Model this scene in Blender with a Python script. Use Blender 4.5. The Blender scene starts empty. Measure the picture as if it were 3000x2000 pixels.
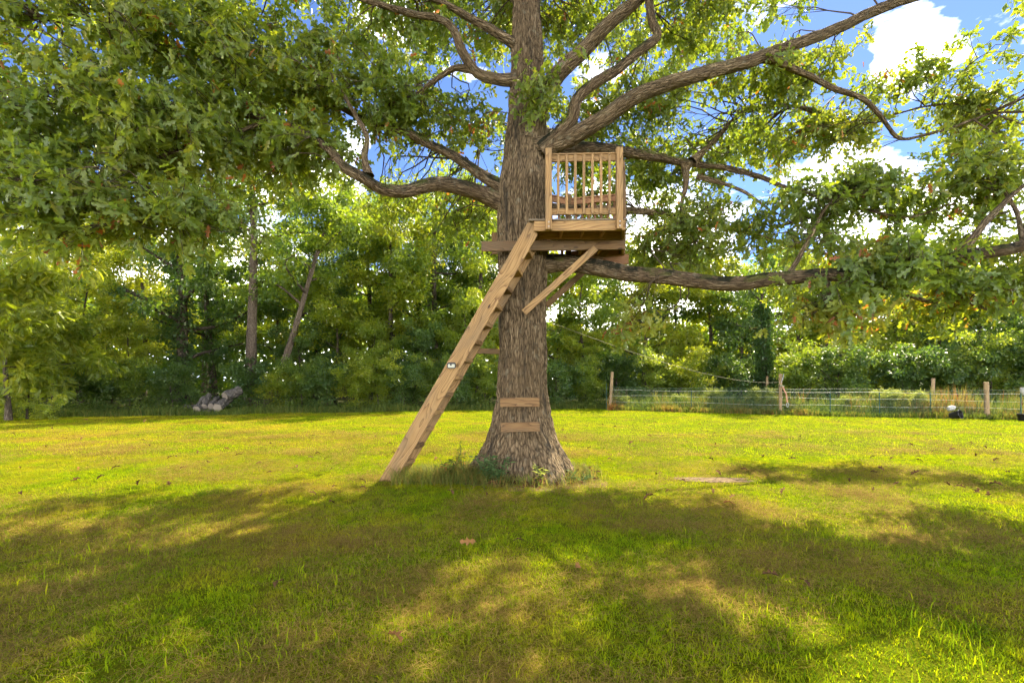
import bpy, bmesh, math, random
import numpy as np
from mathutils import Vector, Matrix

R = math.radians
rng = np.random.default_rng(7)
random.seed(7)
scene = bpy.context.scene
COL = scene.collection

# ------------------------------------------------------------------ camera, sky, sun, exposure
CAM_H = 1.5
cam = bpy.data.cameras.new('camera')
cam.sensor_width = 36.0
cam.lens = 16.8
cam.shift_y = 0.0383
cam.clip_start = 0.05
cam.clip_end = 3000
cam_o = bpy.data.objects.new('camera', cam)
COL.objects.link(cam_o)
cam_o.location = (0, 0, CAM_H)
cam_o.rotation_euler = (R(90), 0, 0)
scene.camera = cam_o

SUN_AZ, SUN_EL = R(36), R(46)      # azimuth from +Y towards +X
sun_dir = Vector((math.sin(SUN_AZ) * math.cos(SUN_EL), math.cos(SUN_AZ) * math.cos(SUN_EL), math.sin(SUN_EL)))
sun = bpy.data.lights.new('sun', 'SUN')
sun.energy = 2.15
sun.angle = R(0.6)
sun.color = (1.0, 0.88, 0.64)
sun_o = bpy.data.objects.new('sun', sun)
COL.objects.link(sun_o)
sun_o.rotation_euler = sun_dir.to_track_quat('Z', 'Y').to_euler()
sun_o.location = (20, 30, 40)

world = bpy.data.worlds.new('World')
scene.world = world
world.use_nodes = True
wt = world.node_tree
wt.nodes.clear()
def wn(t, **kw):
    n = wt.nodes.new(t)
    for k, v in kw.items():
        setattr(n, k, v)
    return n
sky = wn('ShaderNodeTexSky', sky_type='NISHITA', sun_disc=False, sun_elevation=SUN_EL, sun_rotation=SUN_AZ)
sky.air_density = 0.20; sky.dust_density = 0.1; sky.ozone_density = 4.0; sky.altitude = 3000
wcoord = wn('ShaderNodeTexCoord')
wmap = wn('ShaderNodeMapping'); wmap.inputs['Scale'].default_value = (1.0, 1.0, 2.2); wmap.inputs['Location'].default_value = (29.6, 10.4, 40.8)
wnoise = wn('ShaderNodeTexNoise'); wnoise.inputs['Scale'].default_value = 3.1; wnoise.inputs['Detail'].default_value = 7.0; wnoise.inputs['Roughness'].default_value = 0.56
wramp = wn('ShaderNodeMapRange'); wramp.inputs['From Min'].default_value = 0.56; wramp.inputs['From Max'].default_value = 0.75
sep = wn('ShaderNodeSeparateXYZ')
low = wn('ShaderNodeMapRange'); low.inputs['From Min'].default_value = 0.40; low.inputs['From Max'].default_value = 0.10
low.inputs['To Min'].default_value = 0.0; low.inputs['To Max'].default_value = 0.24
addn = wn('ShaderNodeMath', operation='ADD')
# one puffy cloud low over the right-hand end of the oak
cdir = Vector(((2085 - 1176) / 1097.6, 1.0, (874.2 - 110) / 1097.6)).normalized()
cdist = wn('ShaderNodeVectorMath', operation='DISTANCE'); cdist.inputs[1].default_value = cdir
cblob = wn('ShaderNodeMapRange'); cblob.inputs['From Min'].default_value = 0.085; cblob.inputs['From Max'].default_value = 0.0
cblob.inputs['To Min'].default_value = 0.0; cblob.inputs['To Max'].default_value = 0.26
add2 = wn('ShaderNodeMath', operation='ADD')
cmix = wn('ShaderNodeMix', data_type='RGBA')
cmix.inputs['B'].default_value = (10.2, 9.9, 9.2, 1)  # noise clouds added over the unseen sky too, brightened to fill the shade
bg = wn('ShaderNodeBackground'); bg.inputs['Strength'].default_value = 0.15
wout = wn('ShaderNodeOutputWorld')
L = wt.links.new
L(wcoord.outputs['Generated'], wmap.inputs['Vector']); L(wmap.outputs[0], wnoise.inputs['Vector'])
L(wcoord.outputs['Generated'], sep.inputs[0]); L(sep.outputs['Z'], low.inputs['Value'])
L(wcoord.outputs['Generated'], cdist.inputs[0]); L(cdist.outputs['Value'], cblob.inputs['Value'])
L(wnoise.outputs['Fac'], addn.inputs[0]); L(low.outputs[0], addn.inputs[1])
L(addn.outputs[0], add2.inputs[0]); L(cblob.outputs[0], add2.inputs[1])
L(add2.outputs[0], wramp.inputs['Value']); L(wramp.outputs[0], cmix.inputs['Factor'])
L(sky.outputs[0], cmix.inputs['A']); L(cmix.outputs['Result'], bg.inputs['Color']); L(bg.outputs[0], wout.inputs['Surface'])

scene.view_settings.view_transform = 'Standard'
scene.view_settings.look = 'None'
scene.view_settings.exposure = 2.9
scene.view_settings.gamma = 1.0
scene.render.engine = 'CYCLES'
cy = scene.cycles
cy.max_bounces = 5; cy.diffuse_bounces = 4; cy.glossy_bounces = 1; cy.transmission_bounces = 3; cy.transparent_max_bounces = 8
cy.use_denoising = True
cy.denoising_prefilter = 'NONE'
cy.use_adaptive_sampling = True; cy.adaptive_threshold = 0.025
cy.use_light_tree = False
cy.sample_clamp_indirect = 6.0
cy.caustics_reflective = False; cy.caustics_refractive = False

# ------------------------------------------------------------------ helpers
F2, CX2, HY2 = 1097.6, 1176.0, 874.2
def P(u, v, d):
    """a point of the place at distance d that the lens shows at (u, v) of a 2352-wide picture"""
    return np.array(((u - CX2) / F2 * d, d, CAM_H + (HY2 - v) / F2 * d))
def GX(u, d): return (u - CX2) / F2 * d

def hash3(ix, iy, iz, seed=0):
    n = (ix.astype(np.int64) * 374761393 + iy.astype(np.int64) * 668265263 + iz.astype(np.int64) * 2147483647 + seed * 974711) & 0x7fffffff
    n = ((n ^ (n >> 13)) * 1274126177) & 0x7fffffff
    n = (n ^ (n >> 16)) & 0xffff
    return n / 65535.0
def vnoise(p, seed=0):
    i = np.floor(p).astype(np.int64); f = p - i
    f = f * f * (3 - 2 * f)
    out = 0
    for dx in (0, 1):
        for dy in (0, 1):
            for dz in (0, 1):
                w = (f[:, 0] if dx else 1 - f[:, 0]) * (f[:, 1] if dy else 1 - f[:, 1]) * (f[:, 2] if dz else 1 - f[:, 2])
                out = out + w * hash3(i[:, 0] + dx, i[:, 1] + dy, i[:, 2] + dz, seed)
    return out
def fbm(p, octv=3, seed=0):
    a, s, t = 0.5, 0, 0
    for k in range(octv):
        s = s + a * vnoise(p * (2 ** k), seed + k * 17); t += a; a *= 0.5
    return s / t
def norm(a): return a / np.maximum(np.linalg.norm(a, axis=-1, keepdims=True), 1e-9)

def ground_z(x, y):
    p = np.stack([np.asarray(x) * 0.35, np.asarray(y) * 0.35, np.zeros_like(np.asarray(x))], -1).reshape(-1, 3)
    return ((fbm(p, 2, 5) - 0.5) * 0.07).reshape(np.shape(x))

def mesh_np(name, verts, faces, mat=None, attrs=None, uv=None, smooth=False):
    """verts (n,3); faces (m,k) of one size, or a list of such arrays"""
    me = bpy.data.meshes.new(name)
    if not isinstance(faces, list): faces = [faces]
    faces = [np.asarray(f, dtype=np.int32) for f in faces if len(f)]
    verts = np.asarray(verts, dtype=np.float32)
    tot = np.concatenate([np.full(len(f), f.shape[1], dtype=np.int32) for f in faces])
    idx = np.concatenate([f.ravel() for f in faces])
    start = np.zeros(len(tot), dtype=np.int32); start[1:] = np.cumsum(tot)[:-1]
    me.vertices.add(len(verts)); me.vertices.foreach_set('co', verts.ravel())
    me.loops.add(len(idx)); me.loops.foreach_set('vertex_index', idx)
    me.polygons.add(len(tot)); me.polygons.foreach_set('loop_start', start); me.polygons.foreach_set('loop_total', tot)
    if smooth: me.polygons.foreach_set('use_smooth', np.ones(len(tot), dtype=bool))
    if attrs:
        for k, v in attrs.items():
            a = me.attributes.new(k, 'FLOAT', 'POINT'); a.data.foreach_set('value', np.asarray(v, dtype=np.float32))
    if uv is not None:
        l = me.uv_layers.new(name='UVMap'); l.data.foreach_set('uv', np.asarray(uv, dtype=np.float32)[idx].ravel())
    me.update()
    if mat: me.materials.append(mat)
    return me
def obj(name, me, parent=None, **props):
    o = bpy.data.objects.new(name, me); COL.objects.link(o)
    if parent: o.parent = parent
    for k, v in props.items(): o[k] = v
    return o
def thing(name, label, cat, loc=(0, 0, 0), rz=0, group=None, scale=None):
    o = bpy.data.objects.new(name, None); COL.objects.link(o)
    o.empty_display_size = 0.2
    o.location = loc; o.rotation_euler = (0, 0, rz)
    if scale: o.scale = scale
    o['label'] = label; o['category'] = cat
    if group: o['group'] = group
    return o
def tag(o, label, cat, group=None):
    o['label'] = label; o['category'] = cat
    if group: o['group'] = group
    return o

# ------------------------------------------------------------------ materials
class NT:
    def __init__(s, name):
        s.m = bpy.data.materials.new(name); s.m.use_nodes = True
        s.t = s.m.node_tree; s.t.nodes.clear()
        s.out = s.n('ShaderNodeOutputMaterial')
    def n(s, t, inp=None, **kw):
        nd = s.t.nodes.new(t)
        for k, v in kw.items(): setattr(nd, k, v)
        for k, v in (inp or {}).items():
            sock = nd.inputs[k]
            if hasattr(v, 'links') or isinstance(v, bpy.types.NodeSocket): s.t.links.new(v, sock)
            else: sock.default_value = v
        return nd
    def ramp(s, fac, stops, interp='LINEAR'):
        r = s.n('ShaderNodeValToRGB'); s.t.links.new(fac, r.inputs[0])
        cr = r.color_ramp; cr.interpolation = interp
        while len(cr.elements) < len(stops): cr.elements.new(0.5)
        for e, (p, c) in zip(cr.elements, stops):
            e.position = p; e.color = (*c, 1) if len(c) == 3 else c
        return r.outputs[0]
    def noise(s, vec, scale, detail=4, rough=0.55, dist=0.0):
        return s.n('ShaderNodeTexNoise', {'Vector': vec, 'Scale': scale, 'Detail': detail, 'Roughness': rough, 'Distortion': dist}).outputs['Fac']
    def mapr(s, v, a, b, c=0.0, d=1.0):
        return s.n('ShaderNodeMapRange', {'Value': v, 'From Min': a, 'From Max': b, 'To Min': c, 'To Max': d}).outputs[0]
    def mix(s, f, a, b, blend='MIX'):
        nd = s.n('ShaderNodeMix', {'Factor': f, 'A': a, 'B': b} if False else None, data_type='RGBA', blend_type=blend)
        for k, v in (('Factor', f), ('A', a), ('B', b)):
            sock = [i for i in nd.inputs if i.name == k and i.enabled][0] if k == 'Factor' else [i for i in nd.inputs if i.name == k and i.type == 'RGBA'][0]
            if isinstance(v, bpy.types.NodeSocket): s.t.links.new(v, sock)
            else: sock.default_value = v if k == 'Factor' else ((*v, 1) if len(v) == 3 else v)
        return [o for o in nd.outputs if o.type == 'RGBA'][0]
    def math(s, op, a, b=0.0):
        nd = s.n('ShaderNodeMath', operation=op)
        for i, v in enumerate((a, b)):
            if isinstance(v, bpy.types.NodeSocket): s.t.links.new(v, nd.inputs[i])
            else: nd.inputs[i].default_value = v
        return nd.outputs[0]
    def mapping(s, vec, scale, rot=(0, 0, 0), loc=(0, 0, 0)):
        return s.n('ShaderNodeMapping', {'Vector': vec, 'Scale': scale, 'Rotation': rot, 'Location': loc}).outputs[0]
    def bump(s, h, strength, dist):
        return s.n('ShaderNodeBump', {'Height': h, 'Strength': strength, 'Distance': dist}).outputs[0]
    def finish(s, color, rough=0.7, normal=None, spec=0.3):
        p = s.n('ShaderNodeBsdfPrincipled')
        for k, v in (('Base Color', color), ('Roughness', rough), ('Normal', normal), ('Specular IOR Level', spec)):
            if v is None: continue
            if isinstance(v, bpy.types.NodeSocket): s.t.links.new(v, p.inputs[k])
            else: p.inputs[k].default_value = (*v, 1) if (k == 'Base Color' and len(v) == 3) else v
        s.t.links.new(p.outputs[0], s.out.inputs['Surface'])
        return s.m
    def leaf(s, color, tcolor, fac=0.45, rough=0.36, spec=0.5):
        p = s.n('ShaderNodeBsdfPrincipled', {'Roughness': rough, 'Specular IOR Level': spec})
        tr = s.n('ShaderNodeBsdfTranslucent')
        mx = s.n('ShaderNodeMixShader', {'Fac': fac})
        s.t.links.new(color, p.inputs['Base Color']); s.t.links.new(tcolor, tr.inputs['Color'])
        s.t.links.new(p.outputs[0], mx.inputs[1]); s.t.links.new(tr.outputs[0], mx.inputs[2])
        s.t.links.new(mx.outputs[0], s.out.inputs['Surface'])
        return s.m

def leaf_mat(name, stops, tstops, fac=0.45, rough=0.36, spec=0.5, objvar=0.0):
    s = NT(name)
    t = s.n('ShaderNodeAttribute', attribute_name='tint').outputs['Fac']
    if objvar:
        r = s.n('ShaderNodeObjectInfo').outputs['Random']
        t = s.math('ADD', t, s.mapr(r, 0, 1, -objvar, objvar))
    return s.leaf(s.ramp(t, stops), s.ramp(t, tstops), fac, rough, spec)

M = {}
M['oak_leaf'] = leaf_mat('oak_leaf',
    [(0.0, (.080, .125, .040)), (.5, (.115, .168, .040)), (.9, (.17, .205, .035)), (.965, (.24, .21, .03)), (.975, (.40, .12, .03)), (1, (.26, .11, .05))],
    [(0.0, (.17, .28, .016)), (.5, (.30, .40, .018)), (.9, (.48, .50, .02)), (.965, (.60, .50, .03)), (.975, (.80, .26, .03)), (1, (.42, .17, .05))], fac=0.5)
M['wood_leaf'] = leaf_mat('woodland_leaf',
    [(0.0, (.065, .115, .026)), (.5, (.135, .180, .030)), (1, (.21, .235, .03))],
    [(0.0, (.24, .38, .02)), (.5, (.47, .57, .022)), (1, (.68, .70, .03))], fac=0.5, objvar=0.30)
M['dark_leaf'] = leaf_mat('dark_leaf',
    [(0.0, (.042, .085, .030)), (.6, (.082, .135, .036)), (1, (.13, .17, .04))],
    [(0.0, (.12, .24, .02)), (.6, (.26, .39, .022)), (1, (.42, .52, .025))], fac=0.44, objvar=0.12)
M['yellow_leaf'] = leaf_mat('yellow_green_leaf',
    [(0.0, (.08, .13, .016)), (.5, (.15, .19, .02)), (1, (.23, .24, .03))],
    [(0.0, (.28, .40, .012)), (.5, (.52, .58, .015)), (1, (.74, .68, .03))], fac=0.5, objvar=0.1)
M['weed_leaf'] = leaf_mat('weed_leaf',
    [(0.0, (.05, .085, .02)), (.45, (.11, .14, .03)), (.7, (.22, .19, .05)), (.86, (.28, .16, .05)), (1, (.33, .12, .04))],
    [(0.0, (.12, .2, .02)), (.45, (.26, .32, .03)), (.7, (.45, .36, .06)), (.86, (.5, .26, .05)), (1, (.5, .18, .04))], fac=0.45, rough=.6, spec=.2)
M['feather'] = leaf_mat('feathery_plant',
    [(0.0, (.13, .17, .04)), (1, (.28, .30, .09))], [(0.0, (.30, .38, .05)), (1, (.60, .62, .12))], fac=0.6, rough=.6, spec=.2)
M['sage'] = leaf_mat('sage_plant',
    [(0.0, (.05, .10, .035)), (1, (.11, .17, .06))], [(0.0, (.10, .2, .03)), (1, (.22, .32, .06))], fac=0.4, rough=.6, spec=.2)

def bark_mat(name, dark, mid, light, moss=0.0, stain=0.0):
    s = NT(name)
    uv = s.n('ShaderNodeUVMap').outputs[0]
    geo = s.n('ShaderNodeNewGeometry')
    pos = geo.outputs['Position']
    wv = s.n('ShaderNodeTexNoise', {'Vector': s.mapping(uv, (9, 4, 1)), 'Scale': 1.0, 'Detail': 3.0}).outputs['Color']
    wuv = s.n('ShaderNodeMix', data_type='RGBA', blend_type='LINEAR_LIGHT')
    wuv.inputs['Factor'].default_value = .016
    s.t.links.new(uv, [q for q in wuv.inputs if q.name == 'A' and q.type == 'RGBA'][0]); s.t.links.new(wv, [q for q in wuv.inputs if q.name == 'B' and q.type == 'RGBA'][0])
    wuv = [q for q in wuv.outputs if q.type == 'RGBA'][0]
    cell = s.n('ShaderNodeTexVoronoi', {'Vector': s.mapping(wuv, (46, 6.5, 1)), 'Scale': 1.0, 'Randomness': 1.0}, feature='DISTANCE_TO_EDGE').outputs['Distance']
    n1 = s.noise(s.mapping(wuv, (52, 7.5, 1)), 1.0, 5, .65, .4); n2 = s.noise(s.mapping(uv, (120, 30, 1)), 1.0, 3, .6)
    h = s.math('ADD', s.math('MULTIPLY', s.mapr(cell, 0.0, .22), .55), s.math('ADD', s.math('MULTIPLY', s.mapr(n1, .3, .65), .45), s.math('MULTIPLY', n2, .35)))
    at = s.n('ShaderNodeAttribute', attribute_name='ridge').outputs['Fac']
    hh = s.math('ADD', s.math('MULTIPLY', h, .62), s.math('MULTIPLY', at, .18))
    col = s.ramp(hh, [(0.24, dark), (.58, mid), (.95, light)])
    big = s.noise(pos, 1.3, 4, .6)
    col = s.mix(s.mapr(big, .35, .7, 0, .45), col, (mid[0] * .62, mid[1] * .58, mid[2] * .5), 'MIX')
    lich = s.noise(pos, 9, 4, .65)
    col = s.mix(s.mapr(lich, .58, .72, 0, .35), col, (.30, .30, .22), 'MIX')
    if stain:
        sv = s.mapping(pos, (7.0, 7.0, .55))
        st = s.noise(sv, 1.0, 4, .6)
        col = s.mix(s.mapr(st, .54, .68, 0, stain), col, (.030, .026, .020), 'MIX')
    if moss:
        nz = s.n('ShaderNodeSeparateXYZ', {0: geo.outputs['Normal']}).outputs['Z']
        mk = s.noise(pos, 5.0, 4, .65)
        f = s.math('MULTIPLY', s.mapr(nz, -.20, .30), s.mapr(mk, .40, .52, 0, moss))
        mc = s.mix(s.mapr(s.noise(pos, 2.1, 2), .5, .62), (.022, .022, .012), (.10, .11, .022))
        col = s.mix(f, col, mc)
    b = s.bump(h, 1.0, .03)
    return s.finish(col, .88, b, .15)
M['bark'] = bark_mat('oak_bark', (.024, .017, .009), (.175, .124, .070), (.34, .255, .155), moss=0.0, stain=.9)
M['limb_bark'] = bark_mat('oak_limb_bark', (.030, .021, .012), (.185, .132, .076), (.36, .275, .17), moss=.25)
M['mossy_bark'] = bark_mat('mossy_oak_bark', (.030, .020, .012), (.16, .112, .065), (.31, .24, .15), moss=1.0)
M['wood_bark'] = bark_mat('woodland_bark', (.03, .024, .018), (.11, .085, .06), (.22, .18, .14))
M['pole_bark'] = bark_mat('grey_trunk_bark', (.05, .038, .028), (.15, .115, .085), (.27, .22, .17))
M['log_bark'] = bark_mat('old_log', (.03, .026, .022), (.15, .132, .115), (.30, .275, .25))
M['twig'] = NT('twig').finish((.075, .055, .036), .85, None, .1)

def plank_mat(name, a, b, c, grey=0.0):
    s = NT(name)
    uv = s.n('ShaderNodeUVMap').outputs[0]
    rnd = s.n('ShaderNodeObjectInfo').outputs['Random']
    off = s.n('ShaderNodeCombineXYZ', {0: s.math('MULTIPLY', rnd, 13.0), 1: s.math('MULTIPLY', rnd, 71.0), 2: s.math('MULTIPLY', rnd, 29.0)}).outputs[0]
    v = s.n('ShaderNodeVectorMath', {0: uv, 1: off}, operation='ADD').outputs[0]
    warp = s.noise(s.mapping(v, (5.0, .9, 1)), 1.0, 2, .5)
    x = s.n('ShaderNodeSeparateXYZ', {0: v}).outputs['X']
    ph = s.math('ADD', s.math('MULTIPLY', x, 22.0), s.math('MULTIPLY', warp, 11.0))
    ring = s.math('FRACT', ph)
    ringc = s.math('POWER', ring, 2.2)
    fine = s.noise(s.mapping(v, (160, 5, 1)), 1.0, 3, .6)
    col = s.ramp(ringc, [(0.0, a), (.55, b), (1.0, c)])
    col = s.mix(s.mapr(fine, .4, .75, 0, .45), col, (b[0] * .5, b[1] * .47, b[2] * .42))
    tone = s.mapr(rnd, 0, 1, .80, 1.12)
    col = s.mix(1.0, col, s.n('ShaderNodeCombineXYZ', {0: tone, 1: tone, 2: tone}).outputs[0], 'MULTIPLY')
    kn = s.n('ShaderNodeTexVoronoi', {'Vector': s.mapping(v, (5.2, 1.6, 1)), 'Scale': 1.0, 'Randomness': 1.0}).outputs['Distance']
    col = s.mix(s.mapr(kn, .075, .045), col, (c[0] * .35, c[1] * .28, c[2] * .24))
    dirt = s.noise(s.mapping(v, (6, 1.6, 1)), 1.0, 4, .65)
    col = s.mix(s.mapr(dirt, .45, .72, 0, .6 + grey * .3), col, (.105, .080, .052))
    if grey: col = s.mix(grey, col, (.26, .23, .19))
    hgt = s.math('ADD', s.math('MULTIPLY', fine, .5), ring)
    return s.finish(col, .72, s.bump(hgt, .35, .004), .25)
M['plank'] = plank_mat('treated_pine', (.38, .232, .092), (.30, .172, .062), (.12, .057, .020), .06)
M['plank_red'] = plank_mat('cedar_board', (.36, .19, .095), (.31, .15, .075), (.18, .085, .04))
M['plank_old'] = plank_mat('weathered_board', (.205, .122, .052), (.16, .09, .037), (.075, .038, .016), .0)
M['post_wood'] = plank_mat('fence_post_wood', (.40, .28, .15), (.33, .225, .115), (.20, .13, .07), .05)
M['deck'] = plank_mat('deck_board', (.20, .15, .09), (.16, .12, .07), (.09, .065, .04), .2)

def plain(name, col, rough=.6, spec=.3): return NT(name).finish(col, rough, None, spec)
M['black'] = plain('black_plastic', (.018, .018, .020), .4)
M['lens'] = plain('pale_lens', (.40, .40, .31), .3)
M['white_plastic'] = plain('white_plastic', (.36, .36, .35), .5)
M['wire'] = plain('galvanised_wire', (.45, .47, .44), .5)
M['white_wire'] = plain('white_wire', (.45, .45, .38), .5)
M['green_metal'] = plain('green_metal', (.03, .085, .055), .5)
M['netting'] = plain('green_netting', (.06, .12, .075), .6)
M['rope'] = plain('pale_rope', (.27, .25, .18), .9, .1)
M['red_rope'] = plain('frayed_rope', (.50, .27, .18), .9, .1)
M['steel'] = plain('bolt_steel', (.35, .34, .32), .4, .5)
M['log_end'] = plain('log_cut_end', (.20, .17, .14), .9, .1)

def lawn_color(s, pos):
    """dry thatch and fresh grass in patches, shared by the soil sheet and the blades"""
    n1 = s.noise(pos, .55, 1, .6); n2 = s.noise(pos, 2.6, 2, .65)
    dry = s.math('ADD', s.math('MULTIPLY', n1, .55), s.math('MULTIPLY', n2, .45))
    px_ = s.n('ShaderNodeSeparateXYZ', {0: pos}).outputs['X']
    dry = s.math('ADD', dry, s.mapr(px_, 5.0, -12.0, 0.0, .11))      # the lawn is thinner and drier towards the wood on the left
    return s.mapr(dry, .50, .74)
s = NT('lawn')
pos = s.n('ShaderNodeNewGeometry').outputs['Position']
dry = lawn_color(s, pos)
fine = s.noise(pos, 55, 5, .7)
g = s.ramp(fine, [(.3, (.045, .060, .003)), (.55, (.13, .145, .004)), (.75, (.22, .21, .008))])
d = s.ramp(fine, [(.3, (.075, .055, .008)), (.55, (.24, .165, .024)), (.75, (.38, .27, .05))])
M['lawn'] = s.finish(s.mix(dry, g, d), .9, s.bump(fine, .8, .03), .02)
def blade_mat(name, straw):
    s = NT(name)
    pos = s.n('ShaderNodeNewGeometry').outputs['Position']
    dry = lawn_color(s, pos)
    rnd = s.n('ShaderNodeObjectInfo').outputs['Random']
    t = s.n('ShaderNodeAttribute', attribute_name='tint').outputs['Fac']
    k = s.math('ADD', s.math('MULTIPLY', rnd, .4), s.math('MULTIPLY', t, .6))
    if straw:
        c = s.ramp(k, [(0, (.12, .08, .018)), (.5, (.28, .19, .045)), (1, (.48, .34, .095))])
        return s.leaf(c, c, .3, .8, .02)
    c = s.ramp(k, [(0, (.026, .078, .005)), (.45, (.110, .200, .008)), (1, (.25, .30, .010))])
    tc = s.ramp(k, [(0, (.15, .28, .002)), (.45, (.43, .55, .002)), (1, (.74, .72, .003))])
    c2 = s.mix(s.math('MULTIPLY', dry, .55), c, (.30, .205, .022)); t2 = s.mix(s.math('MULTIPLY', dry, .55), tc, (.68, .47, .025))
    return s.leaf(c2, t2, .48, .6, .02)
M['blade'] = blade_mat('grass_blade', False)
M['straw'] = blade_mat('dry_grass', True)
s = NT('bare_soil')
pos = s.n('ShaderNodeNewGeometry').outputs['Position']
n = s.noise(pos, 18, 6, .7)
M['soil'] = s.finish(s.ramp(n, [(.3, (.06, .042, .025)), (.5, (.19, .135, .08)), (.72, (.33, .25, .15))]), .95, s.bump(n, .9, .03), .05)
s = NT('woodland_floor')
pos = s.n('ShaderNodeNewGeometry').outputs['Position']
n = s.noise(pos, 3, 6, .7)
M['floor'] = s.finish(s.ramp(n, [(.3, (.018, .022, .010)), (.55, (.045, .048, .018)), (.75, (.09, .075, .035))]), .95, s.bump(n, .9, .1), .05)
s = NT('fallen_leaf')
rnd = s.n('ShaderNodeObjectInfo').outputs['Random']
M['fallen'] = s.finish(s.ramp(rnd, [(0, (.075, .040, .018)), (.5, (.13, .070, .030)), (.85, (.19, .105, .045)), (1, (.23, .11, .035))]), .9, None, .03)

# ------------------------------------------------------------------ shape builders
def spline(pts, n):
    pts = np.asarray(pts, float); k = len(pts)
    if k == 2: pts = np.array([pts[0], (pts[0] + pts[1]) / 2, pts[1]]); k = 3
    ext = np.vstack([2 * pts[0] - pts[1], pts, 2 * pts[-1] - pts[-2]])
    t = np.linspace(0, k - 1 - 1e-6, n); i = t.astype(int); f = (t - i)[:, None]
    p0, p1, p2, p3 = ext[i], ext[i + 1], ext[i + 2], ext[i + 3]
    return 0.5 * ((2 * p1) + (-p0 + p2) * f + (2 * p0 - 5 * p1 + 4 * p2 - p3) * f ** 2 + (-p0 + 3 * p1 - 3 * p2 + p3) * f ** 3)

def tube(path, rad, nring, bark=0.0, lump=0.0, seed=0, close=True, freq=14.0, vfreq=2.0):
    """swept tube with furrowed bark; returns verts, [faces], ridge attr, uv"""
    n = len(path)
    tan = norm(np.gradient(path, axis=0))
    up = np.array((0.0, 1.0, 0.0)) if abs(tan[0][1]) < .9 else np.array((1.0, 0, 0))
    us = []
    u = up
    for i in range(n):
        u = u - tan[i] * np.dot(u, tan[i]); u = u / np.linalg.norm(u); us.append(u)
    us = np.array(us); vs = np.cross(tan, us)
    th = np.linspace(0, 2 * np.pi, nring, endpoint=False)
    s = np.zeros(n); s[1:] = np.cumsum(np.linalg.norm(np.diff(path, axis=0), axis=1))
    TH, I = np.meshgrid(th, np.arange(n))
    rr = rad[I] if rad.ndim == 1 else rad
    dirs = us[I] * np.cos(TH)[..., None] + vs[I] * np.sin(TH)[..., None]
    ridge = np.zeros((n, nring))
    if bark:
        q = np.stack([np.cos(TH) * rr * freq, np.sin(TH) * rr * freq, s[I] * vfreq], -1).reshape(-1, 3)
        w = (fbm(q * .6 + 31.7, 2, seed + 3) - .5)[:, None] * 1.6
        r1 = 1 - np.abs(2 * fbm(q + w, 3, seed) - 1) * 2.2
        ridge = np.clip(1 - r1, 0, 1).reshape(n, nring)
    r = rr.copy()
    if lump:
        q = np.stack([np.cos(TH) * 1.7, np.sin(TH) * 1.7, s[I] * 1.8], -1).reshape(-1, 3)
        r = r * (1 + lump * (fbm(q, 2, seed + 9).reshape(n, nring) - .5) * 2)
    r = r + bark * (ridge - .4)
    verts = (path[I] + dirs * r[..., None]).reshape(-1, 3)
    uvs = np.stack([TH * np.mean(rr), s[I]], -1).reshape(-1, 2)
    a = np.arange(n - 1)[:, None] * nring; b = np.arange(nring)[None, :]; b2 = (b + 1) % nring
    f = np.stack([a + b, a + b2, a + nring + b2, a + nring + b], -1).reshape(-1, 4)
    return verts, f, ridge.ravel(), uvs

class Acc:
    """collects pieces of one part"""
    def __init__(s): s.v = []; s.f = {}; s.a = []; s.uv = []; s.n = 0
    def add(s, v, f, a=None, uv=None):
        v = np.asarray(v, float); f = np.asarray(f)
        s.f.setdefault(f.shape[1], []).append(f + s.n)
        s.v.append(v); s.n += len(v)
        s.a.append(np.zeros(len(v)) if a is None else np.broadcast_to(a, (len(v),)))
        s.uv.append(np.zeros((len(v), 2)) if uv is None else uv)
    def mesh(s, name, mat, attr='tint', smooth=False):
        return mesh_np(name, np.vstack(s.v), [np.vstack(x) for x in s.f.values()], mat, {attr: np.concatenate(s.a)}, np.vstack(s.uv), smooth)

def capped(acc, path, rad, nring, **kw):
    v, f, a, uv = tube(path, rad, nring, **kw)
    acc.add(v, f, a, uv)
    return acc

def board(name, p0, p1, width, thick, mat, parent=None, up=(0, 0, 1), bevel=.004, **props):
    """plank from p0 to p1; width along 'up' made square to the length, thickness across"""
    p0 = Vector(p0); p1 = Vector(p1); l = p1 - p0; L_ = l.length; y = l.normalized()
    u = Vector(up); u = (u - y * u.dot(y)).normalized(); t = u.cross(y)
    bm = bmesh.new()
    bmesh.ops.create_cube(bm, size=1.0)
    for v in bm.verts: v.co = Vector((v.co.x * width, v.co.y * L_, v.co.z * thick))
    if bevel: bmesh.ops.bevel(bm, geom=bm.edges[:], offset=min(bevel, thick * .25), segments=1, affect='EDGES')
    uvl = bm.loops.layers.uv.new('UVMap')
    for f in bm.faces:
        n = f.normal
        for lp in f.loops:
            c = lp.vert.co
            if abs(n.z) > .6: lp[uvl].uv = (c.x, c.y)
            elif abs(n.x) > .6: lp[uvl].uv = (c.z + width * .5, c.y)
            else: lp[uvl].uv = (c.x, c.z * .3 + L_)
    me = bpy.data.meshes.new(name); bm.to_mesh(me); bm.free(); me.materials.append(mat)
    o = bpy.data.objects.new(name, me); COL.objects.link(o)
    m = Matrix((u, y, t)).transposed().to_4x4(); m.translation = (p0 + p1) / 2
    if not parent: o.matrix_basis = m
    if parent:
        o.parent = parent
        o.matrix_parent_inverse = Matrix.Identity(4)
        o.matrix_basis = wm(parent).inverted() @ m
    for k, v in props.items(): o[k] = v
    return o

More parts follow.
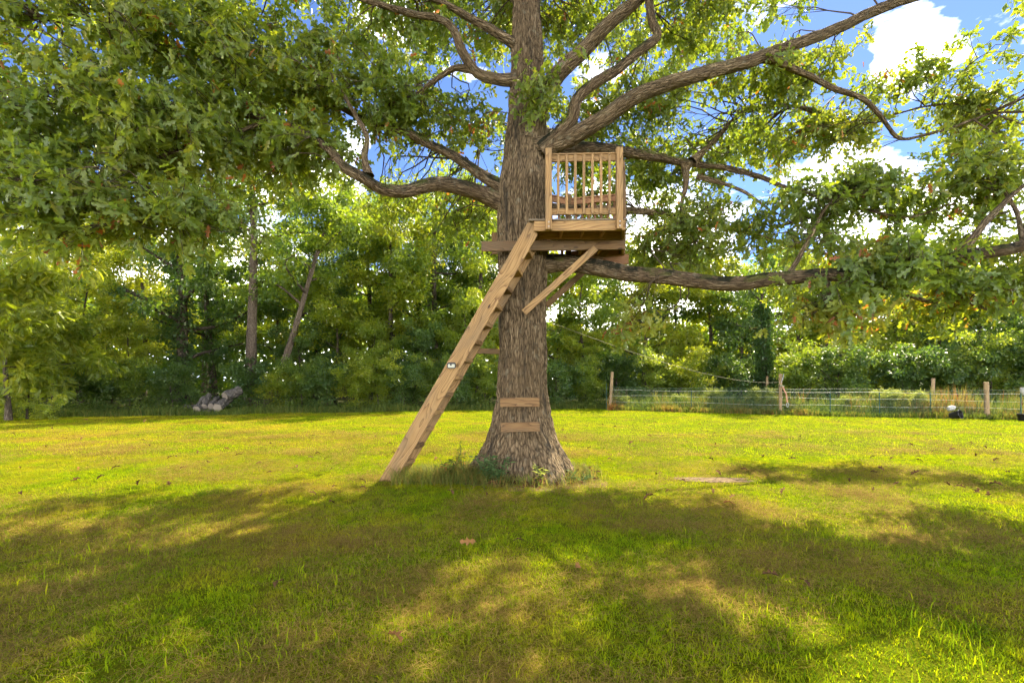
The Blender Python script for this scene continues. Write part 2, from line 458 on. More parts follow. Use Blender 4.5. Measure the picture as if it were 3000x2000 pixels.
def prism(name, poly, dvec, mat, parent=None, lengthdir=None):
    """flat outline poly (list of 3-d points) pushed along dvec"""
    poly = [Vector(p) for p in poly]; dvec = Vector(dvec); k = len(poly)
    bm = bmesh.new()
    a = [bm.verts.new(p) for p in poly]; b = [bm.verts.new(p + dvec) for p in poly]
    bm.faces.new(a); bm.faces.new(b[::-1])
    for i in range(k): bm.faces.new((a[(i + 1) % k], a[i], b[i], b[(i + 1) % k]))
    bmesh.ops.recalc_face_normals(bm, faces=bm.faces[:])
    bmesh.ops.bevel(bm, geom=bm.edges[:], offset=.004, segments=1, affect='EDGES')
    ld = Vector(lengthdir).normalized(); wd = dvec.normalized().cross(ld)
    uvl = bm.loops.layers.uv.new('UVMap')
    for f in bm.faces:
        flat = abs(f.normal.dot(dvec.normalized())) > .6
        for lp in f.loops:
            c = lp.vert.co - poly[0]
            lp[uvl].uv = (c.dot(wd) if flat else c.dot(dvec.normalized()) + .5, c.dot(ld))
    me = bpy.data.meshes.new(name); bm.to_mesh(me); bm.free(); me.materials.append(mat)
    return obj(name, me, parent)

def wm(o):
    return (wm(o.parent) @ o.matrix_parent_inverse @ o.matrix_basis) if o.parent else o.matrix_basis.copy()
def child_world(o, parent):
    """meshes built in world coordinates under an Empty that stands elsewhere"""
    o.parent = parent
    o.matrix_parent_inverse = wm(parent).inverted()
    return o

# leaf templates: vertices (x across, y along, z up) and triangles
OAK_T = np.array([(0, -.12, 0), (0, .45, 0), (0, 1, 0)] + [p for sgn in (1, -1) for p in (
    (.20 * sgn, .20, .03), (.065 * sgn, .33, .01), (.29 * sgn, .56, .05), (.07 * sgn, .64, .01), (.17 * sgn, .88, .03))], float)
def _half(o, flip):
    t1, n1, t2, n2, t3 = range(o, o + 5)
    tr = [(0, t1, n1), (0, n1, 1), (n1, t2, n2), (1, n1, n2), (1, n2, 2), (n2, t3, 2)]
    return [t[::-1] for t in tr] if flip else tr
OAK_F = np.array(_half(3, False) + _half(8, True))
OAK_T[:, 2] -= .16 * np.clip(OAK_T[:, 1], 0, 1) ** 2
OKS_T = np.array([(0, -.10, 0), (0, 1, -.16), (.21, .28, .0), (.065, .46, -.03), (.24, .74, -.05), (-.21, .28, .0), (-.065, .46, -.03), (-.24, .74, -.05)], float)
OKS_F = np.array([(0, 2, 3), (0, 3, 1), (3, 4, 1), (0, 6, 5), (0, 1, 6), (6, 1, 7)])
DIA_T = np.array([(0, 0, 0), (.26, .45, .05), (0, 1, -.08), (-.26, .45, .05)], float)
DIA_F = np.array([(0, 1, 2), (0, 2, 3)])
LAN_T = np.array([(0, 0, 0), (.11, .4, .03), (0, 1, -.15), (-.11, .4, .03)], float)
def frond_template(pairs=9):
    v = []; f = []
    for i in range(pairs):
        y = .18 + .75 * i / pairs; l = .20 * math.sin(math.pi * (.25 + .7 * i / pairs)) + .06
        for sg in (1, -1):
            k = len(v)
            a = np.array((0, y)); dd = np.array((sg * .9, .42)); dd /= np.linalg.norm(dd); w = np.array((-dd[1], dd[0])) * l * .2
            m = a + dd * l * .5
            for q, z in ((a, 0), (m + w, -.02), (a + dd * l, -.13), (m - w, -.02)): v.append((q[0], q[1], z - .22 * y * y))
            f += [(k, k + 1, k + 2), (k, k + 2, k + 3)]
    k = len(v)
    v += [(-.008, 0, 0), (.008, 0, 0), (0, 1, -.22)]; f += [(k, k + 1, k + 2)]
    return np.array(v), np.array(f)
FRO_T, FRO_F = frond_template()

def place_leaves(T, Fc, base, dirs, nrm, size, width=1.0):
    """n leaves: base points, length directions, approximate normals, sizes"""
    y = norm(dirs); x = norm(np.cross(y, nrm)); z = np.cross(x, y)
    n = len(base); k = len(T)
    sz = size[:, None, None]
    v = base[:, None, :] + sz * (T[None, :, 0:1] * width * x[:, None, :] + T[None, :, 1:2] * y[:, None, :] + T[None, :, 2:3] * z[:, None, :])
    f = Fc[None] + (np.arange(n) * k)[:, None, None]
    return v.reshape(-1, 3), f.reshape(-1, Fc.shape[1])

def rand_dirs(n): return norm(rng.normal(size=(n, 3)))

# ------------------------------------------------------------------ the ground
def grid_sheet(name, x0, x1, y0, y1, nx, ny, z, mat, zf=True):
    X, Y = np.meshgrid(np.linspace(x0, x1, nx), np.linspace(y0, y1, ny))
    Z = (ground_z(X, Y) if zf else 0 * X) + z
    a = (np.arange(ny - 1)[:, None] * nx + np.arange(nx - 1)[None]).reshape(-1)
    f = np.stack([a, a + 1, a + nx + 1, a + nx], -1)
    return mesh_np(name, np.stack([X, Y, Z], -1).reshape(-1, 3), f, mat, smooth=True)
base = obj('ground', mesh_np('ground', [(-1500, -1500, -.08), (1500, -1500, -.08), (1500, 1500, -.08), (-1500, 1500, -.08)], np.array([(0, 1, 2, 3)]), M['floor']), kind='structure')
obj('lawn', grid_sheet('lawn', -45, 45, -12, 36, 181, 97, 0, M['lawn']), kind='structure')

# edge of the mown lawn: wood on the left and in the middle, weeds and fence on the right
EDGE = np.array([(-45, 17.0), (-24, 18.5), (-17, 19.5), (-9, 22.0), (-2, 23.6), (3.8, 25.2), (5.0, 24.3), (11.9, 20.9), (18.9, 18.6), (30, 15.5), (45, 12)])
def edge_y(x): return np.interp(x, EDGE[:, 0], EDGE[:, 1])
xs = np.linspace(-45, 45, 121); ey = edge_y(xs) + .9 + (fbm(np.stack([xs, xs * 0, xs * 0], -1), 2, 3) - .5) * .8
ed = np.stack([xs, ey, ground_z(xs, ey) + .02], -1); bk = np.stack([xs, xs * 0 + 90, xs * 0 + .02], -1)
i = np.arange(120)
obj('woodland_floor', mesh_np('woodland_floor', np.vstack([ed, bk]), np.stack([i, i + 1, i + 122, i + 121], -1), M['floor']), kind='structure')

def patch(name, cx, cy, rx, ry, seed, z=.012, n=40, mat=None):
    th = np.linspace(0, 2 * np.pi, n, endpoint=False)
    r = 1 + (fbm(np.stack([np.cos(th) * 2 + seed, np.sin(th) * 2, th * 0], -1), 3, seed) - .5) * .9
    v = [(cx, cy, float(ground_z(np.array(cx), np.array(cy))) + z + .006)]
    for s_ in (.55, 1.0):
        for k in range(n):
            x = cx + rx * r[k] * math.cos(th[k]) * s_; y = cy + ry * r[k] * math.sin(th[k]) * s_
            v.append((x, y, float(ground_z(np.array(x), np.array(y))) + z * (1.2 if s_ < 1 else .4)))
    f3 = [(0, 1 + k, 1 + (k + 1) % n) for k in range(n)]
    f4 = [(1 + k, 1 + n + k, 1 + n + (k + 1) % n, 1 + (k + 1) % n) for k in range(n)]
    return obj(name, mesh_np(name, v, [np.array(f3), np.array(f4)], mat or M['soil'], smooth=True), kind='structure')
SOIL = [(3.07, 7.22, .62, .24)]
patch('bare_soil_patch', 3.07, 7.22, .62, .24, 4)
patch('soil_ring', .25, 7.55, 1.35, 1.0, 9)

# ------------------------------------------------------------------ the oak
TX, TY = .17, 7.7
oak = thing('oak_tree', 'huge spreading oak with furrowed grey trunk carrying the tree house', 'tree', (TX, TY, 0))
# trunk: (height, radius, x, y)
prof = np.array([(-.15, .96, .17, 7.7), (.05, .86, .17, 7.7), (.2, .74, .165, 7.7), (.45, .60, .16, 7.7), (.75, .50, .155, 7.7), (1.1, .425, .16, 7.7), (1.5, .385, .165, 7.7),
                 (2.2, .368, .17, 7.7), (3.0, .375, .18, 7.7), (3.5, .40, .17, 7.7), (4.1, .385, .15, 7.7), (4.6, .385, .17, 7.7), (5.1, .345, .22, 7.72), (5.7, .305, .24, 7.75), (6.4, .275, .25, 7.8),
                 (7.3, .235, .24, 7.85), (8.2, .19, .25, 7.9), (9.5, .16, .3, 8.0), (11.0, .11, .25, 8.1), (13.2, .04, .3, 8.2)])
zz = np.concatenate([np.linspace(-.15, 8.4, 330), np.linspace(8.45, 13.2, 60)]); nr = len(zz)
cols = [np.interp(zz, prof[:, 0], prof[:, k]) for k in (1, 2, 3)]
def smooth(a, k=9):
    pad = np.pad(a, k, mode='edge'); return np.convolve(pad, np.ones(2 * k + 1) / (2 * k + 1), 'valid')
rad, px, py = smooth(cols[0], 6), smooth(cols[1]), smooth(cols[2])
path = np.stack([px, py, zz], -1)
nring = 380
th = np.linspace(0, 2 * np.pi, nring, endpoint=False)
flare = np.clip((1.15 - zz) / 1.2, 0, 1)[:, None] ** 1.7
butt = (np.cos(th * 5 + .6) * .5 + np.cos(th * 3 + 2.0) * .4 + np.cos(th * 8 + 1) * .25)[None]
rad2 = rad[:, None] * (1 + flare * butt * .20)
v, f, a, uv = tube(path, rad2, nring, bark=.026, lump=.05, seed=11, freq=24, vfreq=3.2)
child_world(obj('trunk', mesh_np('trunk', v, f, M['bark'], {'ridge': a}, uv, smooth=True)), oak)

LIMBS = []           # (path, radii) in world space
def limb(pts, r0, r1, name='limb', power=.6, nring=44, bark=.012, seed=1, parent=None):
    w = np.array([P(*p) for p in pts]) if len(pts[0]) == 3 and abs(pts[0][0]) > 60 else np.array(pts, float)
    ln = np.sum(np.linalg.norm(np.diff(w, axis=0), axis=1))
    n = max(14, int(ln * 34))
    pth = spline(w, n)
    t = np.linspace(0, 1, n)
    wob = np.stack([fbm(np.stack([t * ln * 1.3, t * 0 + k * 9.1 + seed, t * 0], -1), 2, seed + k) - .5 for k in range(3)], -1)
    pth = pth + wob * .10 * np.minimum(1, np.minimum(t, 1) * 4)[:, None]
    rr = r0 + (r1 - r0) * t ** power
    rr = rr * (1 + .55 * np.exp(-t * ln / .16)) if r0 > .05 else rr
    v, f, a, uv = tube(pth, rr, nring, bark=bark, lump=.07, seed=seed, freq=22, vfreq=2.6)
    me = mesh_np(name, v, f, M['mossy_bark' if seed in (2, 3, 9, 13, 17) else 'limb_bark'], {'ridge': a}, uv, smooth=True)
    child_world(obj(name, me), parent or oak)
    LIMBS.append((pth, rr))
    return pth
# left side
limb([(1180, 478, 7.7), (1120, 452, 7.6), (1060, 432, 7.4), (1000, 424, 7.2), (930, 440, 7.0), (875, 432, 6.8), (830, 405, 6.6), (790, 375, 6.5), (750, 340, 6.5), (690, 300, 6.7), (600, 270, 6.9), (480, 250, 7.0), (330, 240, 7.0), (180, 250, 6.9)], .155, .025, seed=2)
limb([(1175, 440, 7.75), (1120, 412, 7.9), (1060, 372, 8.0), (985, 330, 8.1), (930, 302, 8.0), (850, 285, 7.8), (760, 240, 7.6), (640, 180, 7.4), (500, 140, 7.2), (330, 110, 7.0)], .115, .025, seed=3)
limb([(845, 405, 6.65), (836, 350, 6.7), (832, 300, 6.8), (800, 240, 6.9), (760, 170, 7.0)], .055, .02, seed=4, nring=24)
limb([(1215, 185, 7.75), (1150, 182, 7.6), (1100, 165, 7.5), (1068, 125, 7.4), (1045, 75, 7.3), (1010, 45, 7.2), (950, 35, 7.1), (880, 18, 7.0), (790, -20, 6.9), (640, -60, 6.8)], .105, .03, seed=5)
limb([(1215, 118, 7.8), (1150, 85, 7.7), (1090, 48, 7.6), (1040, 20, 7.5), (980, -10, 7.4), (880, -70, 7.2), (740, -150, 7.0)], .095, .03, seed=6)
limb([(1090, 158, 7.5), (1040, 162, 7.6), (985, 190, 7.7), (950, 222, 7.8), (890, 245, 7.9)], .06, .02, seed=7, nring=24)
limb([(620, 272, 6.9), (520, 315, 6.8), (400, 350, 6.6), (260, 390, 6.4), (110, 430, 6.2)], .035, .012, seed=31, nring=16)
limb([(480, 250, 7.0), (420, 340, 6.8), (390, 430, 6.6), (400, 490, 6.4)], .028, .01, seed=32, nring=14)
limb([(560, 160, 7.3), (420, 60, 7.0), (260, 20, 6.7), (90, 40, 6.4)], .035, .012, seed=33, nring=16)
limb([(330, 110, 7.0), (220, 180, 6.5), (100, 210, 6.2), (-20, 260, 6.0)], .028, .01, seed=34, nring=14)
limb([(760, 240, 7.6), (700, 290, 7.3), (600, 330, 7.0), (480, 350, 6.9)], .035, .012, seed=35, nring=16)
# right side
limb([(1215, 330, 7.65), (1250, 225, 7.6), (1300, 152, 7.5), (1360, 92, 7.4), (1420, 40, 7.3), (1470, -5, 7.2), (1560, -90, 7.1), (1660, -180, 7.0)], .175, .07, seed=8)
limb([(1245, 345, 7.5), (1310, 285, 7.3), (1330, 232, 7.2), (1370, 190, 7.15), (1420, 150, 7.1), (1470, 115, 7.1), (1506, 88, 7.1), (1500, 50, 7.1), (1490, 0, 7.1), (1480, -80, 7.2)], .105, .05, seed=9)
limb([(1230, 345, 7.6), (1300, 322, 7.4), (1360, 290, 7.2), (1410, 258, 7.1), (1460, 225, 7.0), (1540, 185, 6.9), (1620, 165, 6.9), (1720, 140, 6.9), (1800, 105, 6.9), (1900, 75, 6.9), (2000, 32, 6.9), (2090, 0, 6.9), (2250, -60, 6.9)], .15, .06, seed=10)
limb([(1760, 130, 6.9), (1850, 170, 7.1), (1920, 205, 7.2), (1980, 232, 7.3), (2030, 280, 7.4), (2085, 312, 7.5), (2170, 300, 7.6), (2280, 260, 7.7)], .06, .018, seed=12, nring=24)
limb([(1230, 350, 7.75), (1340, 342, 7.9), (1420, 346, 8.1), (1500, 358, 8.3), (1560, 368, 8.4), (1610, 378, 8.5), (1680, 386, 8.5), (1760, 410, 8.4), (1850, 440, 8.2), (1960, 450, 7.9)], .13, .025, seed=13)
limb([(1590, 372, 8.45), (1640, 322, 8.5), (1680, 280, 8.5), (1725, 250, 8.5), (1780, 243, 8.5), (1850, 250, 8.5), (1930, 270, 8.5)], .06, .02, seed=14, nring=24)
limb([(1575, 378, 8.4), (1576, 420, 8.4), (1570, 470, 8.4), (1590, 520, 8.3)], .07, .015, seed=15, nring=24)
limb([(1600, 405, 8.4), (1680, 425, 8.3), (1740, 460, 8.1), (1790, 520, 8.0)], .05, .015, seed=16, nring=20)
low = limb([(1205, 612, 7.7), (1290, 603, 7.65), (1360, 610, 7.5), (1440, 625, 7.3), (1520, 634, 7.1), (1610, 642, 6.9), (1700, 650, 6.7), (1780, 644, 6.5), (1900, 638, 6.3), (2000, 638, 6.1), (2080, 622, 6.0), (2150, 602, 5.9), (2250, 580, 5.8), (2352, 560, 5.7), (2500, 530, 5.6), (2750, 480, 5.7)], .155, .055, seed=17)
limb([(2200, 592, 5.85), (2260, 515, 6.0), (2310, 470, 6.1), (2360, 430, 6.2), (2450, 370, 6.3)], .05, .02, seed=18, nring=24)
limb([(1990, 645, 6.15), (2060, 675, 6.3), (2140, 690, 6.4), (2210, 685, 6.5), (2280, 720, 6.6)], .045, .015, seed=19, nring=20)
limb([(1790, 520, 8.0), (1860, 500, 7.5), (1960, 480, 7.1), (2080, 500, 6.8), (2200, 470, 6.6)], .03, .012, seed=36, nring=14)
limb([(1800, 644, 6.5), (1850, 560, 6.7), (1900, 480, 6.9), (1980, 420, 7.0)], .035, .012, seed=37, nring=14)
limb([(2352, 560, 5.7), (2330, 480, 6.2), (2280, 400, 6.5), (2220, 330, 6.9)], .035, .012, seed=38, nring=14)
limb([(1850, 250, 8.5), (1940, 290, 8.4), (2060, 260, 8.2), (2180, 240, 8.1), (2290, 250, 8.0)], .03, .01, seed=39, nring=14)
limb([(1900, 640, 6.3), (1910, 680, 6.2), (1925, 720, 6.15), (1915, 760, 6.1)], .025, .01, seed=20, nring=14)
# hidden-from-view limbs of the upper and the near crown
limb([(.25, 7.9, 7.9), (1.5, 7.3, 8.8), (3.4, 6.4, 9.7), (5.2, 5.4, 10.3)], .13, .04, seed=21)
limb([(.25, 7.9, 7.7), (-1.4, 6.8, 8.7), (-3.2, 5.6, 9.4), (-4.8, 4.6, 9.6)], .13, .04, seed=22)
limb([(.25, 8.0, 8.6), (.4, 9.6, 9.6), (.6, 11.6, 10.4)], .12, .04, seed=23)
limb([(.22, 7.8, 5.4), (.6, 9.0, 6.2), (1.2, 10.6, 6.9), (1.8, 12.2, 7.3)], .13, .03, seed=24)
limb([(.30, 7.9, 4.35), (2.4, 9.2, 4.75), (4.8, 10.1, 4.7), (7.4, 10.6, 4.2), (9.6, 10.3, 4.5)], .10, .02, seed=26, nring=24)
limb([(.25, 7.9, 8.2), (.1, 6.2, 9.2), (-.1, 4.2, 9.9)], .12, .04, seed=25)

# --- leaf clumps: centre, radii, how many, leaf size, detail
REG = []
def reg(u, v, d, rx, ry, rz, n, size=.138, hi=True, lo=0.0): REG.append((P(u, v, d), (rx, ry, rz), n, size, hi, lo))
def regw(x, y, z, rx, ry, rz, n, size=.17, hi=False): REG.append((np.array((x, y, z)), (rx, ry, rz), n, size, hi, 0.0))
reg(310, 120, 6.6, 2.27, 0.91, 1.24, 71)
reg(230, 330, 6.1, 1.89, 0.72, 0.81, 60)
reg(90, 470, 5.6, 0.92, 0.45, 0.49, 22)
reg(560, 100, 7.1, 1.94, 0.91, 1.03, 53)
reg(520, 310, 6.7, 1.46, 0.65, 0.70, 41)
reg(800, 210, 7.5, 1.35, 0.72, 0.81, 32)
reg(400, 500, 6.0, 0.86, 0.39, 0.35, 15)
reg(900, 40, 8.2, 1.51, 0.85, 0.54, 22)
reg(700, 330, 7.0, 0.86, 0.39, 0.32, 15)
reg(960, 270, 8.6, 0.86, 0.45, 0.59, 18, 0.126)
reg(1110, 30, 9.0, 1.08, 0.78, 0.43, 15, 0.126)
reg(1080, 300, 9.2, 0.65, 0.45, 0.65, 13, 0.126)
reg(1340, 40, 8.8, 1.30, 0.85, 0.54, 22, 0.126)
reg(1260, 200, 7.2, 0.38, 0.16, 0.32, 4)
reg(1440, 270, 9.0, 1.40, 0.59, 0.59, 27, 0.126)
reg(1620, 50, 7.8, 1.51, 0.85, 0.54, 24, 0.126)
reg(1760, 180, 7.7, 1.30, 0.65, 0.49, 23, 0.126)
reg(1560, 430, 9.2, 1.62, 0.65, 0.86, 34, 0.122)
reg(1660, 540, 8.0, 1.08, 0.45, 0.54, 27, 0.122)
reg(1500, 570, 8.8, 0.76, 0.33, 0.43, 13, 0.122)
reg(1940, 470, 7.0, 1.35, 0.59, 0.76, 34, 0.131)
reg(2050, 600, 6.1, 0.81, 0.33, 0.32, 15)
reg(1910, 680, 6.1, 0.43, 0.23, 0.43, 9)
reg(2260, 450, 6.6, 1.03, 0.59, 0.92, 28, 0.131)
reg(2230, 250, 8.2, 1.08, 0.45, 0.65, 22, 0.126)
reg(2290, 650, 6.4, 0.76, 0.33, 0.32, 15)
reg(1880, 300, 8.4, 1.19, 0.45, 0.54, 21, 0.122)
reg(2050, 180, 8.0, 0.76, 0.39, 0.43, 9, 0.122)
reg(1230, 60, 10.6, 1.73, .8, 0.76, 25, .13)
reg(960, 120, 10.4, 1.51, .8, 0.86, 25, .13)
reg(1560, 150, 10.6, 1.51, .8, 0.76, 25, .13)
reg(1740, 340, 10.4, 1.40, .8, 0.65, 25, .13)
reg(1450, 380, 10.8, 1.08, .8, 0.65, 18, .13)
reg(640, 380, 9.0, 1.08, .8, 0.43, 18, .13)
reg(1350, 430, 10.4, 0.86, 0.52, 0.86, 18, 0.126)
reg(1040, 510, 9.6, 0.81, 0.45, 0.65, 15, 0.122)
reg(900, 470, 9.8, 0.76, 0.39, 0.43, 8, 0.122)
reg(1475, 745, 7.3, 0.19, 0.10, 0.17, 4)
reg(2150, 700, 7.0, 0.86, 0.33, 0.32, 9, 0.126)
reg(1930, 640, 10.6, 1.73, 0.78, 0.81, 30, 0.135)
reg(2250, 560, 10.2, 1.30, 0.78, 0.97, 18, 0.135)
regw(.2, 8.3, 10.8, 5.4, 4.2, 2.4, 24, .17)
regw(8.3, 6.8, 5.6, 1.6, 2.4, 1.6, 20, .14, True)
regw(9.8, 8.0, 9.4, 2.2, 2.4, 1.2, 8, .15)
regw(-7.8, 6.6, 6.2, 1.6, 2.2, 1.7, 30, .17)
regw(0, 3.9, 9.6, 4.2, 1.6, 1.2, 8, .17)
regw(1.0, 11.8, 8.0, 4.0, 1.6, 1.6, 14, .15)

limb_pts = np.vstack([p for p, r in LIMBS]); limb_rad = np.concatenate([r for p, r in LIMBS])
stem_pts = np.vstack([limb_pts, path[zz > 5]]);
twig_acc = Acc()
LB = dict(hi=[[], [], [], []], lo=[[], [], [], []])       # base, dir, normal, size
def simple_tube(acc, pth, r0, r1, k=4):
    n = len(pth); v, f, a, uv = tube(pth, np.linspace(r0, r1, n), k)
    acc.add(v, f, 0, uv)
trunk_c = np.array((.2, 7.8, 5.0))
for c0, rr, n, size, hi, lo in REG:
    rr = np.array(rr)
    for k in range(n):
        dd = rand_dirs(1)[0]; c = c0 + dd * rr * rng.random() ** .4
        if c[2] < 2.0: continue
        dist = np.linalg.norm((stem_pts - c) * (1, 1, 2.2), axis=1) + .3 * np.maximum(0, stem_pts[:, 2] - c[2])
        j = int(np.argmin(dist)); root = stem_pts[j]
        mid = (root + c) / 2 + np.array((0, 0, .10)) * np.linalg.norm(c - root) + rng.normal(size=3) * .14 * np.linalg.norm(c - root)
        br = spline(np.array([root, mid, c]), 8)
        br[1:-1] += rng.normal(size=(6, 3)) * .02
        L_ = np.linalg.norm(c - root)
        simple_tube(twig_acc, br, min(.016, .005 + .006 * L_), .0035, 5)
        nt = 6 if hi else 5
        for q in range(nt):
            o = br[int(rng.integers(3, 8))]
            e = c + rand_dirs(1)[0] * np.array((.58, .58, .40)) * (.35 + .75 * rng.random())
            e[2] -= .05
            tw = np.array([o, (o + e) / 2 + rng.normal(size=3) * .04 + (0, 0, .05), e])
            tw = spline(tw, 4)
            simple_tube(twig_acc, tw, .0055, .0025, 3)
            td = norm(tw[-1] - tw[-2])
            for tt, m in ((3, 8 if hi else 6), (2, 5 if hi else 4), (1, 2)):
                b = tw[tt] + rng.normal(size=(m, 3)) * .02 - td * rng.random((m, 1)) * .10
                rd = rand_dirs(m); rd -= td * (rd @ td)[:, None]; rd = norm(rd)
                dr = norm(td * .45 + rd * .9 + np.array((0, 0, -.34)) + rng.normal(size=(m, 3)) * .25)
                nm = norm(np.array((0, 0, .8)) + rng.normal(size=(m, 3)) * .6 + td * .2)
                S = size * (.65 + .55 * rng.random(m))
                t = LB['hi' if hi else 'lo']
                t[0].append(b + dr * .02); t[1].append(dr); t[2].append(nm); t[3].append(S)
child_world(obj('twigs', twig_acc.mesh('twigs', M['twig'], smooth=True), kind='stuff'), oak)
def leaf_tint(b, n):
    g = .33 + .5 * fbm(b * .7, 2, 41)
    t = np.clip(g + rng.normal(size=n) * .14, 0.02, .93)
    red = (vnoise(b * 2.6, 77) > .80) & (rng.random(n) < .14) | (rng.random(n) < .004)
    turning = (b[:, 0] > 1.5) & (b[:, 2] < 3.3) & (vnoise(b * 2.2, 78) > .55)
    t = np.where(turning, np.clip(.80 + .16 * rng.random(n), 0, .962), t)
    red = red | (turning & (rng.random(n) < .10))
    return np.where(red, .97 + .03 * rng.random(n), t)
hb, hd, hn, hs = [np.concatenate(x) for x in LB['hi']]
# the 300 leaves that show largest are parts of their own
pr = np.stack([hb[:, 0] / hb[:, 1] * F2 + CX2, HY2 - (hb[:, 2] - CAM_H) / hb[:, 1] * F2], -1)
inview = (pr[:, 0] > 10) & (pr[:, 0] < 2340) & (pr[:, 1] > 10)
score = hs / hb[:, 1] * inview * np.abs(np.sum(norm(np.cross(np.cross(hd, hn), hd)) * norm(hb - np.array((0, 0, CAM_H))), -1) * .6 + .4)
order = np.argsort(-score); big = order[:300]; rest = np.sort(order[300:])
tint_all = leaf_tint(hb, len(hb))
acc = Acc()
nearby = hs[rest] / hb[rest][:, 1] > .019
for T_, F_, sel in ((OAK_T, OAK_F, rest[nearby]), (OKS_T, OKS_F, rest[~nearby])):
    v, f = place_leaves(T_, F_, hb[sel], hd[sel], hn[sel], hs[sel]); acc.add(v, f, np.repeat(tint_all[sel], len(T_)))
print('detailed leaves', nearby.sum(), 'of', len(rest))
lb, ld, ln, ls = [np.concatenate(x) for x in LB['lo']]
v, f = place_leaves(DIA_T, DIA_F, lb, ld, ln, ls, 1.1); acc.add(v, f, np.repeat(leaf_tint(lb, len(lb)), len(DIA_T)))
child_world(obj('crown', acc.mesh('crown', M['oak_leaf']), kind='stuff'), oak)
leaf_mes = [mesh_np('leaf', OAK_T, OAK_F, M['oak_leaf'], {'tint': np.full(len(OAK_T), t)}) for t in (.25, .4, .55, .7, .85, .99)]
for k in big:
    y = norm(hd[k]); x = norm(np.cross(y, hn[k])); z = np.cross(x, y)
    t = tint_all[k]; me = leaf_mes[5] if t > .96 else leaf_mes[int(np.clip((t - .18) / .15, 0, 4))]
    o = bpy.data.objects.new('leaf', me); COL.objects.link(o)
    m = Matrix(((x[0], y[0], z[0], 0), (x[1], y[1], z[1], 0), (x[2], y[2], z[2], 0), (0, 0, 0, 1)))
    m = Matrix.Translation(Vector(hb[k])) @ m @ Matrix.Scale(float(hs[k]), 4)
    o.parent = oak; o.matrix_basis = oak.matrix_basis.inverted() @ m
print('oak leaves', len(hb), len(lb))

# ------------------------------------------------------------------ the tree house
house = thing('tree_house', 'wooden tree house platform with baluster railing built onto the oak', 'tree house', (1.0, 7.4, 3.5))
def hb_(name, p0, p1, w, t, mat='plank', up=(0, 0, 1), parent=None, **kw): return board(name, p0, p1, w, t, M[mat], parent or house, up, **kw)
ZD = 3.765                      # underside of the deck boards = top of the joists
A = Vector((.36, 6.80, 0)); B = Vector((1.58, 6.76, 0)); Cc = Vector((1.90, 8.20, 0)); D_ = Vector((.95, 8.36, 0))
# joists and rims
hb_('front_rim', (A.x - .05, A.y, ZD - .072), (B.x + .02, B.y, ZD - .072), .14, .038, 'plank')
sd = (Cc - B).normalized()
hb_('side_rim', (B.x, B.y + .022, ZD - .072), (Cc.x, Cc.y, ZD - .072), .14, .036, 'plank')
hb_('side_rim', (.36, 6.82, ZD - .072), (.36, 7.30, ZD - .072), .14, .036, 'plank_old')
hb_('back_rim', (D_.x, D_.y, ZD - .072), (Cc.x + .02, Cc.y + .02, ZD - .072), .14, .036, 'plank_red')
hb_('blocking', (.40, 7.17, ZD - .075), (1.62, 7.13, ZD - .075), .145, .036, 'plank_red')
for x in (.72, 1.02, 1.32):
    hb_('joist', (x, 6.83, ZD - .071), (x, 7.14, ZD - .071), .138, .036, 'plank_red')
    hb_('joist', (x + .08, 7.20, ZD - .071), (x + .14, 8.30, ZD - .071), .138, .036, 'plank_red')
# deck boards, running left to right, cut round the trunk
nb = 10
for k in range(nb):
    y = 6.84 + k * .152
    xl = .24 if y < 7.25 else (.62 if y < 8.1 else .9)
    xr = 1.62 + (y - 6.8) * .215
    hb_('deck_board', (xl, y, ZD + .0135), (xr, y - .03, ZD + .0135), .143, .025, 'deck', up=(0, 1, 0))
# long beams either side of the trunk
hb_('beam', P(1106, 565, 7.22) + (0, 0, -.01), P(1436, 565, 7.22) + (0, 0, .02), .15, .045, 'plank_old')
hb_('beam', (-.10, 8.13, 3.545), (1.98, 8.13, 3.565), .165, .045, 'plank_red')
hb_('block', (-.29, 8.02, 3.62), (-.29, 8.02, 3.98), .10, .045, 'plank_old', up=(1, 0, 0))
# braces
hb_('brace', P(1368, 570, 7.16), P(1203, 718, 7.24), .10, .042, 'plank', up=(0, 0, 1))
hb_('brace', P(1395, 575, 8.12), P(1254, 702, 8.02), .10, .042, 'plank_old', up=(0, 0, 1))
# railing
def post(x, y, z0, z1, parent, mat='plank', s_=.089):
    return hb_('post', (x, y, z0), (x, y, z1), s_, s_, mat, up=(1, 0, 0), parent=parent)
rail = bpy.data.objects.new('front_railing', None); COL.objects.link(rail); rail.parent = house
yF = 6.735
def rail_run(parent, a, b, ztop, zbot, n, mat='plank', rw=.088):
    """two rails between a and b with n balusters on their outer face"""
    a = Vector(a); b = Vector(b); d = (b - a); dn = d.normalized(); out = Vector((dn.y, -dn.x, 0))
    for z in (ztop, zbot):
        hb_('rail', (a.x, a.y, z), (b.x, b.y, z), rw, .036, mat, parent=parent)
    hb_('cap_rail', (a.x, a.y, ztop + rw / 2 + .0125), (b.x, b.y, ztop + rw / 2 + .0125), .07, .022, mat, up=out, parent=parent)
    for i in range(n):
        p = a + d * ((i + .75) / (n + .5)) + out * .0375
        hb_('baluster', (p.x, p.y, zbot - .05), (p.x, p.y, ztop + .035), .036, .036, mat, up=(1, 0, 0), parent=parent)
lp = Vector((.515, yF, 0)); rp = Vector((1.505, yF - .03, 0))
for q in (lp, rp):
    po = post(q.x, q.y, 3.62, 4.76, rail)
    for z in (3.66, 3.72):
        bl = hb_('bolt', (q.x, q.y - .046, z), (q.x, q.y - .053, z), .018, .018, 'plank', parent=rail, bevel=0)
        bl.data.materials[0] = M['steel']
        bl.matrix_basis = wm(rail).inverted() @ Matrix.Translation(Vector((q.x, q.y - .050, z)))
